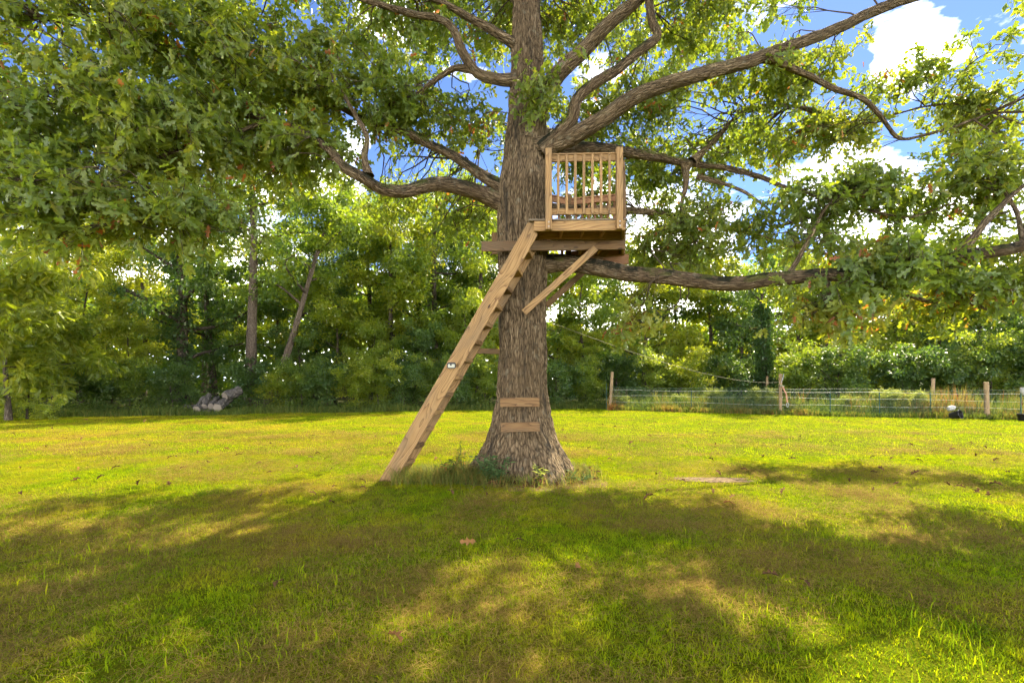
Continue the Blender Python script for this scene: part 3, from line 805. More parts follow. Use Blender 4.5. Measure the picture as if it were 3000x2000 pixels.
rail_run(rail, (lp.x + .047, yF + .03, 0), (rp.x - .047, yF, 0), 4.635, 3.885, 7)
rail2 = bpy.data.objects.new('side_railing', None); COL.objects.link(rail2); rail2.parent = house
cb = Vector((1.87, 8.12, 0)); post(cb.x, cb.y, 3.64, 4.72, rail2, 'plank_old')
rail_run(rail2, (rp.x + .03, rp.y + .05, 0), (cb.x, cb.y - .05, 0), 4.62, 3.885, 8, 'plank_old')
rail3 = bpy.data.objects.new('back_railing', None); COL.objects.link(rail3); rail3.parent = house
db = Vector((.98, 8.32, 0)); post(db.x, db.y, 3.64, 4.74, rail3, 'plank_old')
rail_run(rail3, (cb.x - .05, cb.y, 0), (db.x + .05, db.y, 0), 4.60, 3.88, 7, 'plank_red')
rail_run(rail3, (db.x - .05, db.y - .01, 0), (.60, 8.12, 0), 4.60, 3.88, 2, 'plank_red')

# ------------------------------------------------------------------ the ladder
lad = thing('ladder', 'wide plank ladder with pine stringers leaning up to the tree house', 'ladder', (-2.1, 7.3, 0))
def stringer(d0, d1):
    # outline of the near side board: bottom left, bottom right, plumb cut at the deck, level cut on top
    bl = P(868, 1088, d0); bl[2] = -.03
    br_ = P(906, 1088, d0); br_[2] = -.03
    tl = P(1212, 511, d1); tr = P(1233, 511, d1); tr2 = P(1234, 541, d1)
    return [bl, br_, tr2, tr, tl]
near = stringer(7.20, 6.84)
ldir = Vector(near[4]) - Vector(near[0])
back = Vector((.068, .40, 0))
th_ = Vector((0.002, .04, 0))
prism('stringer', [tuple(p) for p in near], th_, M['plank'], lad, ldir)
prism('stringer', [tuple(Vector(p) + back) for p in near], th_, M['plank'], lad, ldir)
for k in range(13):
    z = .24 + k * .262
    if z > 3.55: break
    t0 = (z - near[0][2]) / (near[4][2] - near[0][2]); a = Vector(near[0]).lerp(Vector(near[4]), t0)
    t1 = (z - near[1][2]) / (near[2][2] - near[1][2]); b = Vector(near[1]).lerp(Vector(near[2]), min(t1, 1))
    a = a.lerp(b, .15); b = b + (b - a) * .03
    m0 = (a + b) / 2 + Vector((0, .041, 0)); m1 = m0 + back - Vector((0, .003, 0))
    o = board('tread', (m0.x, m0.y, z), (m1.x, m1.y, z), (b - a).length, .062, M['plank_old'] if k % 3 == 1 else M['plank'], lad, up=(b - a))
for o in [c for c in lad.children if c.name.startswith('stringer')]: child_world(o, lad)
o = board('stay_board', (-.78, 7.60, 1.98), (-.17, 7.64, 1.965), .085, .038, M['plank_old'], lad)

# boards nailed to the trunk
for (v0, u0, u1, z, yy, lab, tilt) in ((924, 1149, 1239, 1.176, 7.235, 'brown wooden step board nailed to the trunk, upper of the two', .0), (979, 1150, 1240, .815, 7.075, 'brown wooden step board nailed to the trunk, lower of the two near the roots', .005)):
    o = board('step_board', (GX(u0, yy), yy - .01, z - tilt), (GX(u1, yy), yy + .015, z + tilt), .14, .042, M['plank_old'])
    tag(o, lab, 'board', 'step boards on the trunk')

# small solar lamp on the near stringer
lampc = P(1037, 839, 6.98); lampc[1] -= .0
sol = thing('solar_light', 'small black framed light with pale lens fixed on the ladder side', 'light', tuple(lampc))
def rbox(name, sx, sy, sz, loc, mat, parent, bev=.01):
    bm = bmesh.new(); bmesh.ops.create_cube(bm, size=1)
    for v_ in bm.verts: v_.co = Vector((v_.co.x * sx, v_.co.y * sy, v_.co.z * sz)) + Vector(loc)
    bmesh.ops.bevel(bm, geom=bm.edges[:], offset=bev, segments=2, affect='EDGES')
    me = bpy.data.meshes.new(name); bm.to_mesh(me); bm.free(); me.materials.append(mat)
    return obj(name, me, parent)
rbox('housing', .128, .035, .088, (0, -.0, 0), M['black'], sol, .012)
rbox('lens', .100, .012, .052, (0, -.017, -.008), M['lens'], sol, .005)
rbox('sensor', .026, .012, .024, (-.006, -.022, .008), M['black'], sol, .004)

# ------------------------------------------------------------------ woodland trees
def tree_mesh(seed, H, trunk_r, crown_base, crown_r, nl, nclump, per, leaf, lean=(0, 0), spread=.55, mat='wood_leaf', bark='wood_bark', ivy=0, frond=False, clump_r=.8, low_limbs=0):
    g = np.random.default_rng(seed)
    t = np.linspace(0, 1, 16)
    pth = np.stack([lean[0] * t * H + .25 * np.sin(t * 5 + seed) * t, lean[1] * t * H + .2 * np.cos(t * 4 + seed) * t, t * H * .93 - .1], -1)
    rr = trunk_r * (1 - .82 * t) * (1 + .5 * np.exp(-t * H / .5))
    wood = Acc()
    n = 60; v, f, a, uv = tube(spline(pth, n), np.interp(np.linspace(0, 1, n), t, rr), 14, bark=trunk_r * .07, lump=.08, seed=seed, freq=12, vfreq=1.4)
    wood.add(v, f, a, uv)
    ends = []
    for k in range(nl + low_limbs):
        tt = (crown_base / H + (1 - crown_base / H) * (k + .5) / nl * .95) if k < nl else g.uniform(.12, crown_base / H + .12)
        b = np.array([np.interp(tt, t, pth[:, i]) for i in range(3)])
        az = k * 2.4 + g.random() * .8
        env = math.sqrt(max(.05, 1 - ((tt - .62) / .62) ** 2))
        Ln = crown_r * env * g.uniform(.75, 1.1)
        d = np.array((math.cos(az), math.sin(az), 0))
        e = b + d * Ln + np.array((0, 0, Ln * g.uniform(.15, .8) * spread * 1.4))
        m = (b + e) / 2 + np.array((0, 0, Ln * .05)) + g.normal(size=3) * .12 * Ln
        br = spline(np.array([b, m, e]), 10)
        r0 = np.interp(tt, t, rr) * g.uniform(.4, .6)
        v, f, a, uv = tube(br, np.linspace(r0, r0 * .2, 10), 7, seed=seed); wood.add(v, f, a, uv)
        ends.append(br)
    ends = np.vstack([e[3:] for e in ends] + [pth[-5:]])
    C = ends[g.integers(0, len(ends), nclump)] + g.normal(size=(nclump, 3)) * np.array((.55, .55, .45)) * clump_r
    C = np.vstack([C])
    idx = np.repeat(np.arange(nclump), per); N = len(idx)
    cr = (clump_r * g.uniform(.55, 1.15, nclump))[idx]
    dd = norm(g.normal(size=(N, 3)))
    p = C[idx] + dd * np.array((1, 1, .55)) * (cr * g.random(N) ** .55)[:, None]
    tint = np.clip(.45 + .16 * g.normal(size=nclump)[idx] + .13 * g.normal(size=N), .02, .98)
    if ivy:
        zi = g.random(ivy) * H * .62; th = g.random(ivy) * 6.283
        b = np.stack([np.interp(zi, pth[:, 2], pth[:, 0]), np.interp(zi, pth[:, 2], pth[:, 1]), zi], -1)
        ri = np.interp(zi, pth[:, 2], rr) + np.abs(g.normal(size=ivy)) * .22
        q = b + np.stack([np.cos(th) * ri, np.sin(th) * ri, 0 * th], -1)
        p = np.vstack([p, q]); dd = np.vstack([dd, np.stack([np.cos(th), np.sin(th), 0 * th - .3], -1)]); tint = np.concatenate([tint, np.clip(.2 + .1 * g.normal(size=ivy), 0, 1)])
        N = len(p)
    p[:, 2] = np.maximum(p[:, 2], .06)
    ldir = norm(dd + g.normal(size=(N, 3)) * .6 + np.array((0, 0, -.35)))
    nm = norm(np.array((0, 0, 1.0)) + g.normal(size=(N, 3)) * .55)
    size = leaf * g.uniform(.6, 1.25, N)
    T, Fc = (FRO_T, FRO_F) if frond else (DIA_T, DIA_F)
    v, f = place_leaves(T, Fc, p, ldir, nm, size, 1.0 if frond else 1.15)
    crown = mesh_np('crown', v, f, M[mat], {'tint': np.repeat(tint, len(T))})
    return wood.mesh('trunk', M[bark], 'ridge', True), crown

def plant_tree(name, label, cat, protos, x, y, rz=0.0, sc=1.0, sz=None, group=None):
    wood, crown = protos
    t = thing(name, label, cat, (x, y, float(ground_z(np.array(x), np.array(y)))), rz, group, (sc, sc, sz or sc))
    if wood: obj('trunk', wood, t)
    obj('crown', crown, t, kind='stuff')
    return t

TALL = [tree_mesh(101, 15, .24, 4.5, 3.6, 13, 190, 95, .20, mat='wood_leaf'),
        tree_mesh(102, 16, .26, 3.5, 3.9, 14, 200, 95, .20, lean=(.03, 0), mat='wood_leaf'),
        tree_mesh(103, 14, .22, 3.0, 3.3, 12, 180, 95, .19, lean=(-.04, .02), mat='dark_leaf', ivy=2500),
        tree_mesh(104, 13, .20, 2.5, 3.2, 12, 180, 90, .20, mat='yellow_leaf')]
SMALL = [tree_mesh(111, 7.5, .13, 1.6, 2.2, 10, 110, 110, .17, clump_r=.6, mat='wood_leaf'),
         tree_mesh(112, 8.0, .14, 1.4, 2.3, 10, 110, 110, .17, clump_r=.6, mat='yellow_leaf'),
         tree_mesh(113, 7.0, .12, 1.2, 2.0, 10, 110, 110, .16, clump_r=.6, mat='dark_leaf')]
SHRUB = [tree_mesh(121, 3.2, .05, .25, 1.5, 11, 80, 100, .13, clump_r=.5, mat='wood_leaf', spread=.8),
         tree_mesh(122, 3.0, .05, .2, 1.6, 11, 80, 100, .14, clump_r=.5, mat='dark_leaf', spread=.8),
         tree_mesh(123, 2.6, .04, .15, 1.4, 10, 75, 100, .12, clump_r=.45, mat='yellow_leaf', spread=.8)]
ORD = ['first', 'second', 'third', 'fourth', 'fifth', 'sixth', 'seventh', 'eighth', 'ninth', 'tenth', 'eleventh', 'twelfth', 'thirteenth', 'fourteenth', 'fifteenth', 'sixteenth', 'seventeenth', 'eighteenth', 'nineteenth', 'twentieth', 'twenty-first', 'twenty-second', 'twenty-third', 'twenty-fourth', 'twenty-fifth', 'twenty-sixth']

# trees one can tell apart
pole = tree_mesh(131, 18, .30, 9.0, 3.0, 12, 95, 110, .2, mat='wood_leaf', bark='pole_bark')
plant_tree('woodland_tree', 'tall tree with straight bare grey trunk right of the log pile', 'tree', pole, GX(576, 25.0), 25.0)
dark = tree_mesh(132, 15, .34, 4.2, 4.4, 12, 130, 110, .2, lean=(-.01, 0), mat='dark_leaf', ivy=3500, low_limbs=3)
plant_tree('woodland_tree', 'broad dark ivy-clad tree with thick crooked limbs behind the log pile', 'tree', dark, GX(418, 26.0), 26.0, .4)
leanp = tree_mesh(133, 13, .22, 5.0, 3.0, 11, 100, 110, .2, lean=(.30, .05), mat='wood_leaf', bark='pole_bark')
plant_tree('woodland_tree', 'slender tree leaning to the right beside the straight bare trunk', 'tree', leanp, GX(612, 25.2), 25.2)
plant_tree('woodland_tree', 'narrow ivy-covered tree between the broad dark tree and the straight trunk', 'tree', TALL[2], GX(492, 28.5), 28.5, 1.0, 1.05)
ivyp = tree_mesh(134, 9.5, .24, 4.0, 2.0, 9, 60, 100, .18, mat='dark_leaf', ivy=5000)
plant_tree('woodland_tree', 'dark ivy-wrapped trunk behind the fence post that holds the rope', 'tree', ivyp, GX(1755, 27.5), 27.5)
plant_tree('woodland_tree', 'slim dark trunk in the wood left of the two right-hand fence posts', 'tree', TALL[0], GX(1978, 33), 33, .5, .62)
plant_tree('woodland_tree', 'thin-trunked tree behind the fence, left one of the close pair at right', 'tree', SMALL[0], GX(2165, 29), 29, .8, 1.1)
plant_tree('woodland_tree', 'thin-trunked tree behind the fence, right one of the close pair at right', 'tree', SMALL[2], GX(2250, 28), 28, 2.0, 1.1)

# tall rows behind
row = [(-330, 31, 0, 1.1), (-180, 36, 1, 1.15), (-60, 32, 3, 1.05), (60, 37, 0, 1.0), (140, 30, 3, .95), (240, 34, 3, 1.0), (330, 31, 3, .9), (470, 37, 0, 1.0), (640, 33, 3, .95), (720, 30, 2, .92), (790, 37, 1, .95), (850, 33, 0, .98),
       (900, 29.5, 3, .98), (950, 35, 2, 1.05), (1000, 31, 1, 1.0), (1060, 35, 2, 1.05), (1100, 30.5, 0, .95), (1150, 36, 3, 1.05), (1220, 34, 1, .8)]
for k, (u, d, pi, sc) in enumerate(row):
    plant_tree('woodland_tree', 'tall leafy tree in the wood left of the oak trunk, %s from the left' % ORD[k], 'tree', TALL[pi], GX(u, d), d, k * 1.7, sc * 1.02, None, 'tall trees at the back of the wood')
row = [(1280, 33, 1, 1.5), (1340, 30.5, 0, 1.3), (1410, 36, 2, 1.7), (1480, 33, 1, 1.5), (1560, 36, 0, 1.6), (1630, 35, 1, 1.55), (1700, 34, 2, 1.35), (1770, 37, 1, 1.6), (1830, 34, 1, 1.4), (1900, 32, 0, 1.25), (1970, 37, 1, 1.6), (2060, 34, 2, 1.4), (2110, 38, 1, 1.6), (2200, 34, 0, 1.35), (2270, 37, 1, 1.55), (2330, 32, 2, 1.35), (2420, 30, 1, 1.0), (2540, 32, 0, 1.1), (2660, 30, 2, 1.1)]
for k, (u, d, pi, sc) in enumerate(row):
    plant_tree('woodland_tree', 'low bushy tree in the wood behind the fence, %s from the left' % ORD[k], 'tree', SMALL[pi], GX(u, d), d, k * 2.1, sc * .92, None, 'lower trees behind the fence')
# small trees and shrubs along the edge of the wood
row = [(-150, 24, 0), (60, 25, 2), (190, 23.5, 1), (300, 24.5, 0), (690, 26.5, 2), (770, 27, 1), (860, 26.5, 0), (980, 27.5, 2), (1070, 28, 0), (1340, 29, 1)]
for k, (u, d, pi) in enumerate(row):
    plant_tree('understorey_tree', 'small tree under the tall wood along the lawn, %s from the left' % ORD[k], 'tree', SMALL[pi], GX(u, d), d, k * 1.3, .62 + .12 * ((k * 7) % 3), None, 'small trees along the edge of the wood')
row = [(-120, 19.8, 0, .8), (150, 21.6, 1, .75), (230, 22.2, 1, .8), (300, 22.2, 0, .7), (375, 22.6, 1, .75), (560, 24.0, 1, .85), (620, 23.6, 2, .7), (680, 23.8, 0, .75), (740, 24.0, 1, .8), (800, 23.8, 2, .8), (860, 24.2, 0, .85), (920, 24.6, 1, .8), (990, 25.0, 0, .8), (1050, 25.3, 1, .85), (1110, 25.6, 0, .8), (1290, 26.4, 1, .85), (1350, 27, 0, .8)]
for k, (u, d, pi, sc) in enumerate(row):
    plant_tree('shrub', 'leafy shrub at the lawn edge left of the fence, %s from the left' % ORD[k], 'shrub', SHRUB[pi], GX(u, d), d + .6, k * 1.9, sc, None, 'shrubs along the edge of the lawn')
row = [(1420, 29, 1, 1.0), (1500, 28, 0, .95), (1590, 27.5, 2, 1.1), (1680, 28, 1, 1.0), (1840, 26.5, 0, 1.0), (1930, 26, 1, 1.1), (2010, 27, 0, 1.0), (2080, 25.5, 1, 1.1), (2190, 25, 1, 1.1), (2280, 24.5, 0, 1.1), (2370, 24, 1, 1.2), (2480, 23, 1, 1.2)]
for k, (u, d, pi, sc) in enumerate(row):
    plant_tree('shrub', 'leafy shrub in the thicket behind the fence, %s from the left' % ORD[k], 'shrub', SHRUB[pi], GX(u, d), d, k * 1.1, sc, None, 'shrubs behind the fence')
# far-off wood that closes the view low down
g = np.random.default_rng(55)
N = 110000
fx = g.uniform(-75, 75, N); fy = g.uniform(42, 56, N)
top = 4.5 + 6.0 * fbm(np.stack([fx * .12, fy * .05, fx * 0], -1), 3, 8)
top = top + np.where(fx < 2, 4.0, 0)
fz = top * g.random(N)
v, f = place_leaves(DIA_T, DIA_F, np.stack([fx, fy, fz], -1), rand_dirs(N) - (0, 0, .3), norm(np.array((0, 0, 1.0)) + g.normal(size=(N, 3)) * .6), g.uniform(.4, .8, N), 1.2)
tag(obj('far_wood', mesh_np('far_wood', v, f, M['wood_leaf'], {'tint': np.repeat(np.clip(.4 + .2 * g.normal(size=N), 0, 1), 4)}), kind='stuff'), 'far dense green wood closing the view behind the trees', 'wood')

# sumac with feathered leaves on the left
sumac = tree_mesh(141, 6.2, .09, 2.0, 2.3, 12, 120, 24, .42, mat='yellow_leaf', frond=True, clump_r=.65, spread=.5)
plant_tree('sumac_tree', 'yellow-green tree with feathered compound leaves at the left picture edge', 'tree', sumac, GX(20, 18.0), 18.0, .3, 1.05)
plant_tree('sumac_tree', 'darker feathered-leaf tree just right of the yellow-green one', 'tree', sumac, GX(120, 20.5), 20.5, 2.0, .8)
plant_tree('sumac_tree', 'low feathered-leaf sapling with pale leaves above the left lawn edge', 'tree', sumac, GX(62, 18.6), 18.6, 4.0, .42)
weedp = tree_mesh(142, .9, .012, .1, .55, 9, 36, 60, .085, clump_r=.22, mat='wood_leaf', spread=1.0)
plant_tree('shrub', 'low round green weed clump on the lawn under the sapling', 'shrub', weedp, GX(95, 18.2), 18.2, 0, .8)
plant_tree('shrub', 'low green weed clump at the left picture edge', 'shrub', weedp, GX(20, 18.3), 18.3, 1, .9)

# ------------------------------------------------------------------ log pile
def log(p0, p1, r, label, seed):
    p0 = np.array(p0, float); p1 = np.array(p1, float)
    t = thing('log', label, 'log', tuple(p0), 0, 'logs at the edge of the wood')
    pth = spline(np.array([p0, (p0 + p1) / 2 + rng.normal(size=3) * .02, p1]), 16) - p0
    v, f, a, uv = tube(pth, np.full(16, r * .92), 22, bark=.05, lump=.16, seed=seed, freq=16, vfreq=2)
    obj('bark', mesh_np('bark', v, f, M['log_bark'], {'ridge': a}, uv, smooth=True), t)
    for e in (0, 15):
        ring = v[e * 22:(e + 1) * 22]
        c = ring.mean(0)
        vv = np.vstack([c + (pth[e] - pth[8]) * .01, ring * .97 + c * .03]); k = np.arange(22)
        obj('cut_end', mesh_np('cut_end', vv, np.stack([0 * k, k + 1, (k + 1) % 22 + 1], -1), M['log_end']), t)
def LP(u8, v8, d): return P((500 + u8 * .17) / 1.2755, (1050 + v8 * .17) / 1.2755, d)
log(LP(440, 880, 20.9), LP(590, 700, 22.0), .16, 'grey log of the pile, leftmost of the leaning ones', 1)
log(LP(575, 830, 21.2), LP(655, 640, 22.2), .14, 'grey log of the pile, second of the leaning ones from the left', 2)
log(LP(700, 830, 21.2), LP(800, 690, 22.2), .15, 'grey log of the pile, third of the leaning ones from the left', 3)
log(LP(800, 850, 21.0), LP(1000, 690, 22.2), .19, 'thick grey log of the pile, rightmost of the leaning ones', 4)
log(LP(930, 650, 21.8), LP(1190, 550, 22.4), .24, 'thickest grey log lying on top of the pile', 5)
log(LP(240, 850, 22.0), LP(460, 850, 22.0), .15, 'grey log lying flat at the left foot of the pile', 6)
log(LP(520, 915, 21.2), LP(760, 905, 21.3), .10, 'thin grey log lying flat in front of the leaning logs', 7)

# ------------------------------------------------------------------ fence
fence = thing('wire_fence', 'wire garden fence with round wooden posts and green netting beside the lawn', 'fence', (5.0, 24.4, 0))
FL = [np.array((5.0, 24.4)), np.array((11.85, 21.1)), np.array((18.9, 19.0)), np.array((26.5, 16.2))]
def round_post(name, x, y, h, r, lean=(0, 0), mat='post_wood', parent=fence, k=14):
    z0 = -.1
    pth = spline(np.array([(x, y, z0), (x + lean[0] * .5, y, h * .5), (x + lean[0], y, h)]), 10)
    v, f, a, uv = tube(pth, np.full(10, r), k, bark=.006 if k > 8 else 0, lump=.06, seed=int(x * 10), freq=30, vfreq=2)
    acc = Acc(); acc.add(v, f, a, uv)
    top_ = v[-k:]; c = top_.mean(0) + (0, 0, .004)
    acc.add(np.vstack([c, top_]), np.stack([np.zeros(k, int), 1 + np.arange(k), 1 + (np.arange(k) + 1) % k], -1))
    return child_world(obj(name, acc.mesh(name, M[mat], 'ridge', True)), parent)
round_post('post', *FL[0], 1.95, .078, (.12, 0)); round_post('post', *FL[1], 1.80, .072); round_post('post', *FL[2], 1.45, .085, (-.05, 0)); round_post('post', *FL[3], 1.5, .08)
round_post('post', GX(1438, 29), 29, 1.95, .07); round_post('post', GX(1762, 27), 27, 1.75, .08); round_post('post', GX(2143, 23.2), 23.2, 1.62, .075)
for (u, d, h) in ((1393, 24.6, 1.35), (1588, 22.75, 1.05), (1907, 20.6, 1.05), (2020, 20.15, 1.02), (2137, 19.7, 1.0), (2345, 18.4, 1.1)):
    round_post('stake', GX(u, d), d, h, .022, (0, 0), 'green_metal', fence, 6)
def strand(name, pts, r, mat, parent=fence, k=4):
    v, f, a, uv = tube(np.array(pts), np.full(len(pts), r), k)
    o = obj(name, mesh_np(name, v, f, M[mat], None, uv, smooth=True))
    return child_world(o, parent) if parent else o
def fence_pt(s_):
    k = min(int(s_), 2); f_ = s_ - k; return FL[k] * (1 - f_) + FL[k + 1] * f_
for z, mat, r in ((1.02, 'white_wire', .006), (1.15, 'green_metal', .006), (.75, 'wire', .004), (.45, 'wire', .004)):
    pts = [(*(fence_pt(s_) + (0, -.07)), z + .025 * math.sin(s_ * 9 + z * 7) - (.08 * (s_ - 1) if s_ > 1 else 0) * .6) for s_ in np.linspace(0, 3, 60)]
    strand('wire', pts, r, mat)
# netting: a grid of thin cords
acc = Acc(); S = np.linspace(0, 3, 480)
def ribbon(pts, w, side):
    pts = np.array(pts); n = len(pts); v = np.vstack([pts - side * w, pts + side * w]); i = np.arange(n - 1)
    acc.add(v, np.stack([i, i + 1, i + n + 1, i + n], -1))
for z in np.linspace(.04, 1.1, 22):
    pts = [(*(fence_pt(s_) + (0, -.05)), z - (.05 * (s_ - 1) if s_ > 1 else 0) + .01 * math.sin(s_ * 13)) for s_ in np.linspace(0, 3, 80)]
    ribbon(pts, .0018, np.array((0, 0, 1.0)))
for s_ in S:
    p = fence_pt(s_) + (0, -.05)
    ribbon([(p[0], p[1], .03), (p[0], p[1], 1.1 - (.05 * (s_ - 1) if s_ > 1 else 0))], .0018, np.array((1.0, -.4, 0)))
child_world(obj('netting', acc.mesh('netting', M['netting']), kind='stuff'), fence)

# rope from the oak to the fence post, and what hangs there
a = P(1252, 735, 7.7); b = np.array((FL[1][0], FL[1][1] - .06, 1.44))
t = np.linspace(0, 1, 70)[:, None]
rp_ = a + (b - a) * t - np.array((0, 0, 1.0)) * (4 * .33 * t * (1 - t))
tag(strand('rope', rp_, .0045, 'rope', None), 'pale rope sagging from the oak trunk to a fence post', 'rope')
hx, hy = FL[1][0], FL[1][1] - .10
fr = thing('hanging_rope', 'frayed reddish rope with a white ring hanging on the fence post', 'rope', (hx, hy, 1.3))
strand('knot', [(hx - .09, hy, 1.30), (hx, hy - .02, 1.27), (hx + .09, hy, 1.25)], .03, 'rope', fr, 8)
strand('strap', [(hx - .02, hy - .01, 1.42), (hx + .05, hy - .01, 1.62), (hx + .10, hy, 1.82)], .014, 'white_plastic', fr, 6)
strand('cord', [(hx + .04, hy, 1.26), (hx + .11, hy - .01, 1.08), (hx + .19, hy - .02, .92), (hx + .21, hy - .02, .72), (hx + .24, hy - .02, .55)], .030, 'red_rope', fr, 8)
th = np.linspace(0, 2 * np.pi, 20)
strand('ring', np.stack([hx + .25 + .05 * np.cos(th), hy - .02 + 0 * th, .44 + .085 * np.sin(th)], -1), .013, 'white_plastic', fr, 6)

def lathe(name, prof, n, mat, parent=None):
    th = np.linspace(0, 2 * np.pi, n, endpoint=False)
    v = np.array([(r * math.cos(a), r * math.sin(a), z) for r, z in prof for a in th]); k = len(prof)
    i = (np.arange(k - 1)[:, None] * n + np.arange(n)[None]).ravel(); j = (np.arange(k - 1)[:, None] * n + (np.arange(n)[None] + 1) % n).ravel()
    return obj(name, mesh_np(name, v, np.stack([i, j, j + n, i + n], -1), mat, smooth=True), parent)
JUG = [(0.001, 0), (.085, .0), (.095, .02), (.095, .17), (.07, .23), (.028, .26), (.028, .29), (.001, .29)]
# black bucket on its side with a jug on top
bx, by = GX(2194, 18.55), 18.55
bk = thing('bucket', 'black plastic bucket tipped over in the grass by the fence', 'bucket', (bx, by, .17))
bk.rotation_euler = (R(75), R(0), R(25))
lathe('shell', [(.001, -.16), (.115, -.16), (.12, -.15), (.165, .15), (.18, .155), (.18, .175), (.160, .175), (.155, .15), (.11, -.14), (.001, -.14)], 28, M['black'], bk)
jg = thing('jug', 'white plastic jug lying on the tipped black bucket', 'jug', (bx - .22, by + .05, .40)); jg.rotation_euler = (R(8), R(72), R(8))
lathe('bottle', JUG, 20, M['white_plastic'], jg)
wx, wy = GX(2348, 18.4), 18.36
jg = thing('jug', 'white plastic jug upturned on a green fence stake at the right edge', 'jug', (wx, wy, 1.24)); jg.rotation_euler = (R(180), 0, 0)
lathe('bottle', JUG, 20, M['white_plastic'], jg)
o = lathe('cap', [(.001, .29), (.032, .29), (.032, .33), (.001, .33)], 16, M['black'], jg)
pt = thing('flower_pot', 'black plastic plant pot in the grass at the right edge', 'pot', (GX(2347, 17.9), 17.9, 0))
lathe('shell', [(.001, .0), (.10, .0), (.14, .24), (.155, .24), (.155, .27), (.135, .27), (.095, .02), (.001, .02)], 24, M['black'], pt)

# ------------------------------------------------------------------ weeds
def blades(n, pos, h, w, lean, tint, g):
    """bent grass blades: 5 vertices each"""
    az = g.random(n) * 6.283; d = np.stack([np.cos(az), np.sin(az)], -1); sd = np.stack([-d[:, 1], d[:, 0]], -1)
    ln = lean * g.uniform(.3, 1.3, n)
    def pt(t, wf, sg):
        xy = pos[:, :2] + d * (ln * h * t * t)[:, None] + sd * (w * wf * sg)[:, None]
        return np.column_stack([xy, pos[:, 2] + h * t * (1 - .25 * ln * t)])
    v = np.stack([pt(0, 1, 1), pt(0, 1, -1), pt(.5, .8, 1), pt(.5, .8, -1), pt(1, 0, 1)], 1).reshape(-1, 3)
    b = (np.arange(n) * 5)[:, None, None]
    f = (np.array([(0, 1, 3), (0, 3, 2), (2, 3, 4)])[None] + b).reshape(-1, 3)
    return v, f, np.repeat(tint, 5)
g = np.random.default_rng(77)
# tall grass and dock along the fence
acc = Acc(); N = 26000
s_ = g.random(N) * 3; off = np.abs(g.normal(size=N)) * .8 - .35
fp = np.array([fence_pt(x) for x in s_]); x = fp[:, 0] + off * .35 + g.normal(size=N) * .1; y = fp[:, 1] + off
p = np.column_stack([x, y, ground_z(x, y)])
patchy = fbm(np.column_stack([x * .8, y * .8, x * 0]), 2, 21)
h = (.24 + .80 * np.clip(off, 0, .8)) * g.uniform(.6, 1.4, N) * (.5 + patchy)
tint = np.clip(.22 + 1.0 * (patchy - .25) + .18 * g.normal(size=N), 0, 1)
v, f, a = blades(N, p, h, np.full(N, .013), .35, tint, g); acc.add(v, f, a)
tag(obj('tall_weeds', acc.mesh('tall_weeds', M['weed_leaf']), kind='stuff'), 'uncut grass and rusty weeds growing along the fence', 'weeds')
# uncut fringe at the foot of the wood
acc = Acc(); N = 15000
x = g.uniform(-30, 5, N); y = edge_y(x) + g.random(N) ** 1.5 * 1.8 + .2; p = np.column_stack([x, y, ground_z(x, y)])
h = g.uniform(.10, .42, N) * (.5 + fbm(np.column_stack([x * .7, y * .7, x * 0]), 2, 22))
v, f, a = blades(N, p, h, np.full(N, .011), .5, np.clip(.15 + .18 * g.normal(size=N) + .15, 0, 1), g); acc.add(v, f, a)
N = 700; x = g.uniform(GX(430, 21), GX(570, 21), N); y = 20.75 + g.normal(size=N) * .15; p = np.column_stack([x, y, ground_z(x, y)])
v, f, a = blades(N, p, g.uniform(.08, .30, N), np.full(N, .010), .5, np.clip(.25 + .15 * g.normal(size=N), 0, 1), g); acc.add(v, f, a)
N = 14000
x = g.uniform(-30, 5, N); y = edge_y(x) + .8 + g.random(N) * 2.2; z = np.abs(g.normal(size=N)) * .35 * (.4 + fbm(np.column_stack([x * .6, y * .6, x * 0]), 2, 25))
v, f = place_leaves(DIA_T, DIA_F, np.column_stack([x, y, z]), rand_dirs(N), norm(np.array((0, 0, 1.0)) + g.normal(size=(N, 3)) * .5), g.uniform(.07, .15, N), 1.2)
acc.add(v, f, np.repeat(np.clip(.12 + .16 * g.normal(size=N), 0, .6), 4))
tag(obj('edge_weeds', acc.mesh('edge_weeds', M['weed_leaf']), kind='stuff'), 'rough uncut weeds at the foot of the wood', 'weeds')
# feathery plants behind the wire
def feather_mesh(seed, H=1.15, n=34):
    g = np.random.default_rng(seed); acc = Acc()
    for k in range(n):
        az = g.random() * 6.283; out = g.uniform(.15, .75) * H * .75; d = np.array((math.cos(az), math.sin(az), 0))
        st = spline(np.array([(0, 0, 0), d * out * .35 + (0, 0, H * .6), d * out + (0, 0, H * g.uniform(.6, 1.0))]), 8)
        v, f, a, uv = tube(st, np.linspace(.006, .002, 8), 3); acc.add(v, f, .3)
        m = 130; b = st[g.integers(2, 8, m)] + g.normal(size=(m, 3)) * .04
        v, f = place_leaves(LAN_T, DIA_F, b, norm(g.normal(size=(m, 3)) + d * .5 + (0, 0, .3)), norm(g.normal(size=(m, 3))), g.uniform(.08, .18, m), .75)
        acc.add(v, f, np.repeat(g.random(m), 4))
    return acc.mesh('foliage', M['feather'])
fm = [feather_mesh(1), feather_mesh(2)]
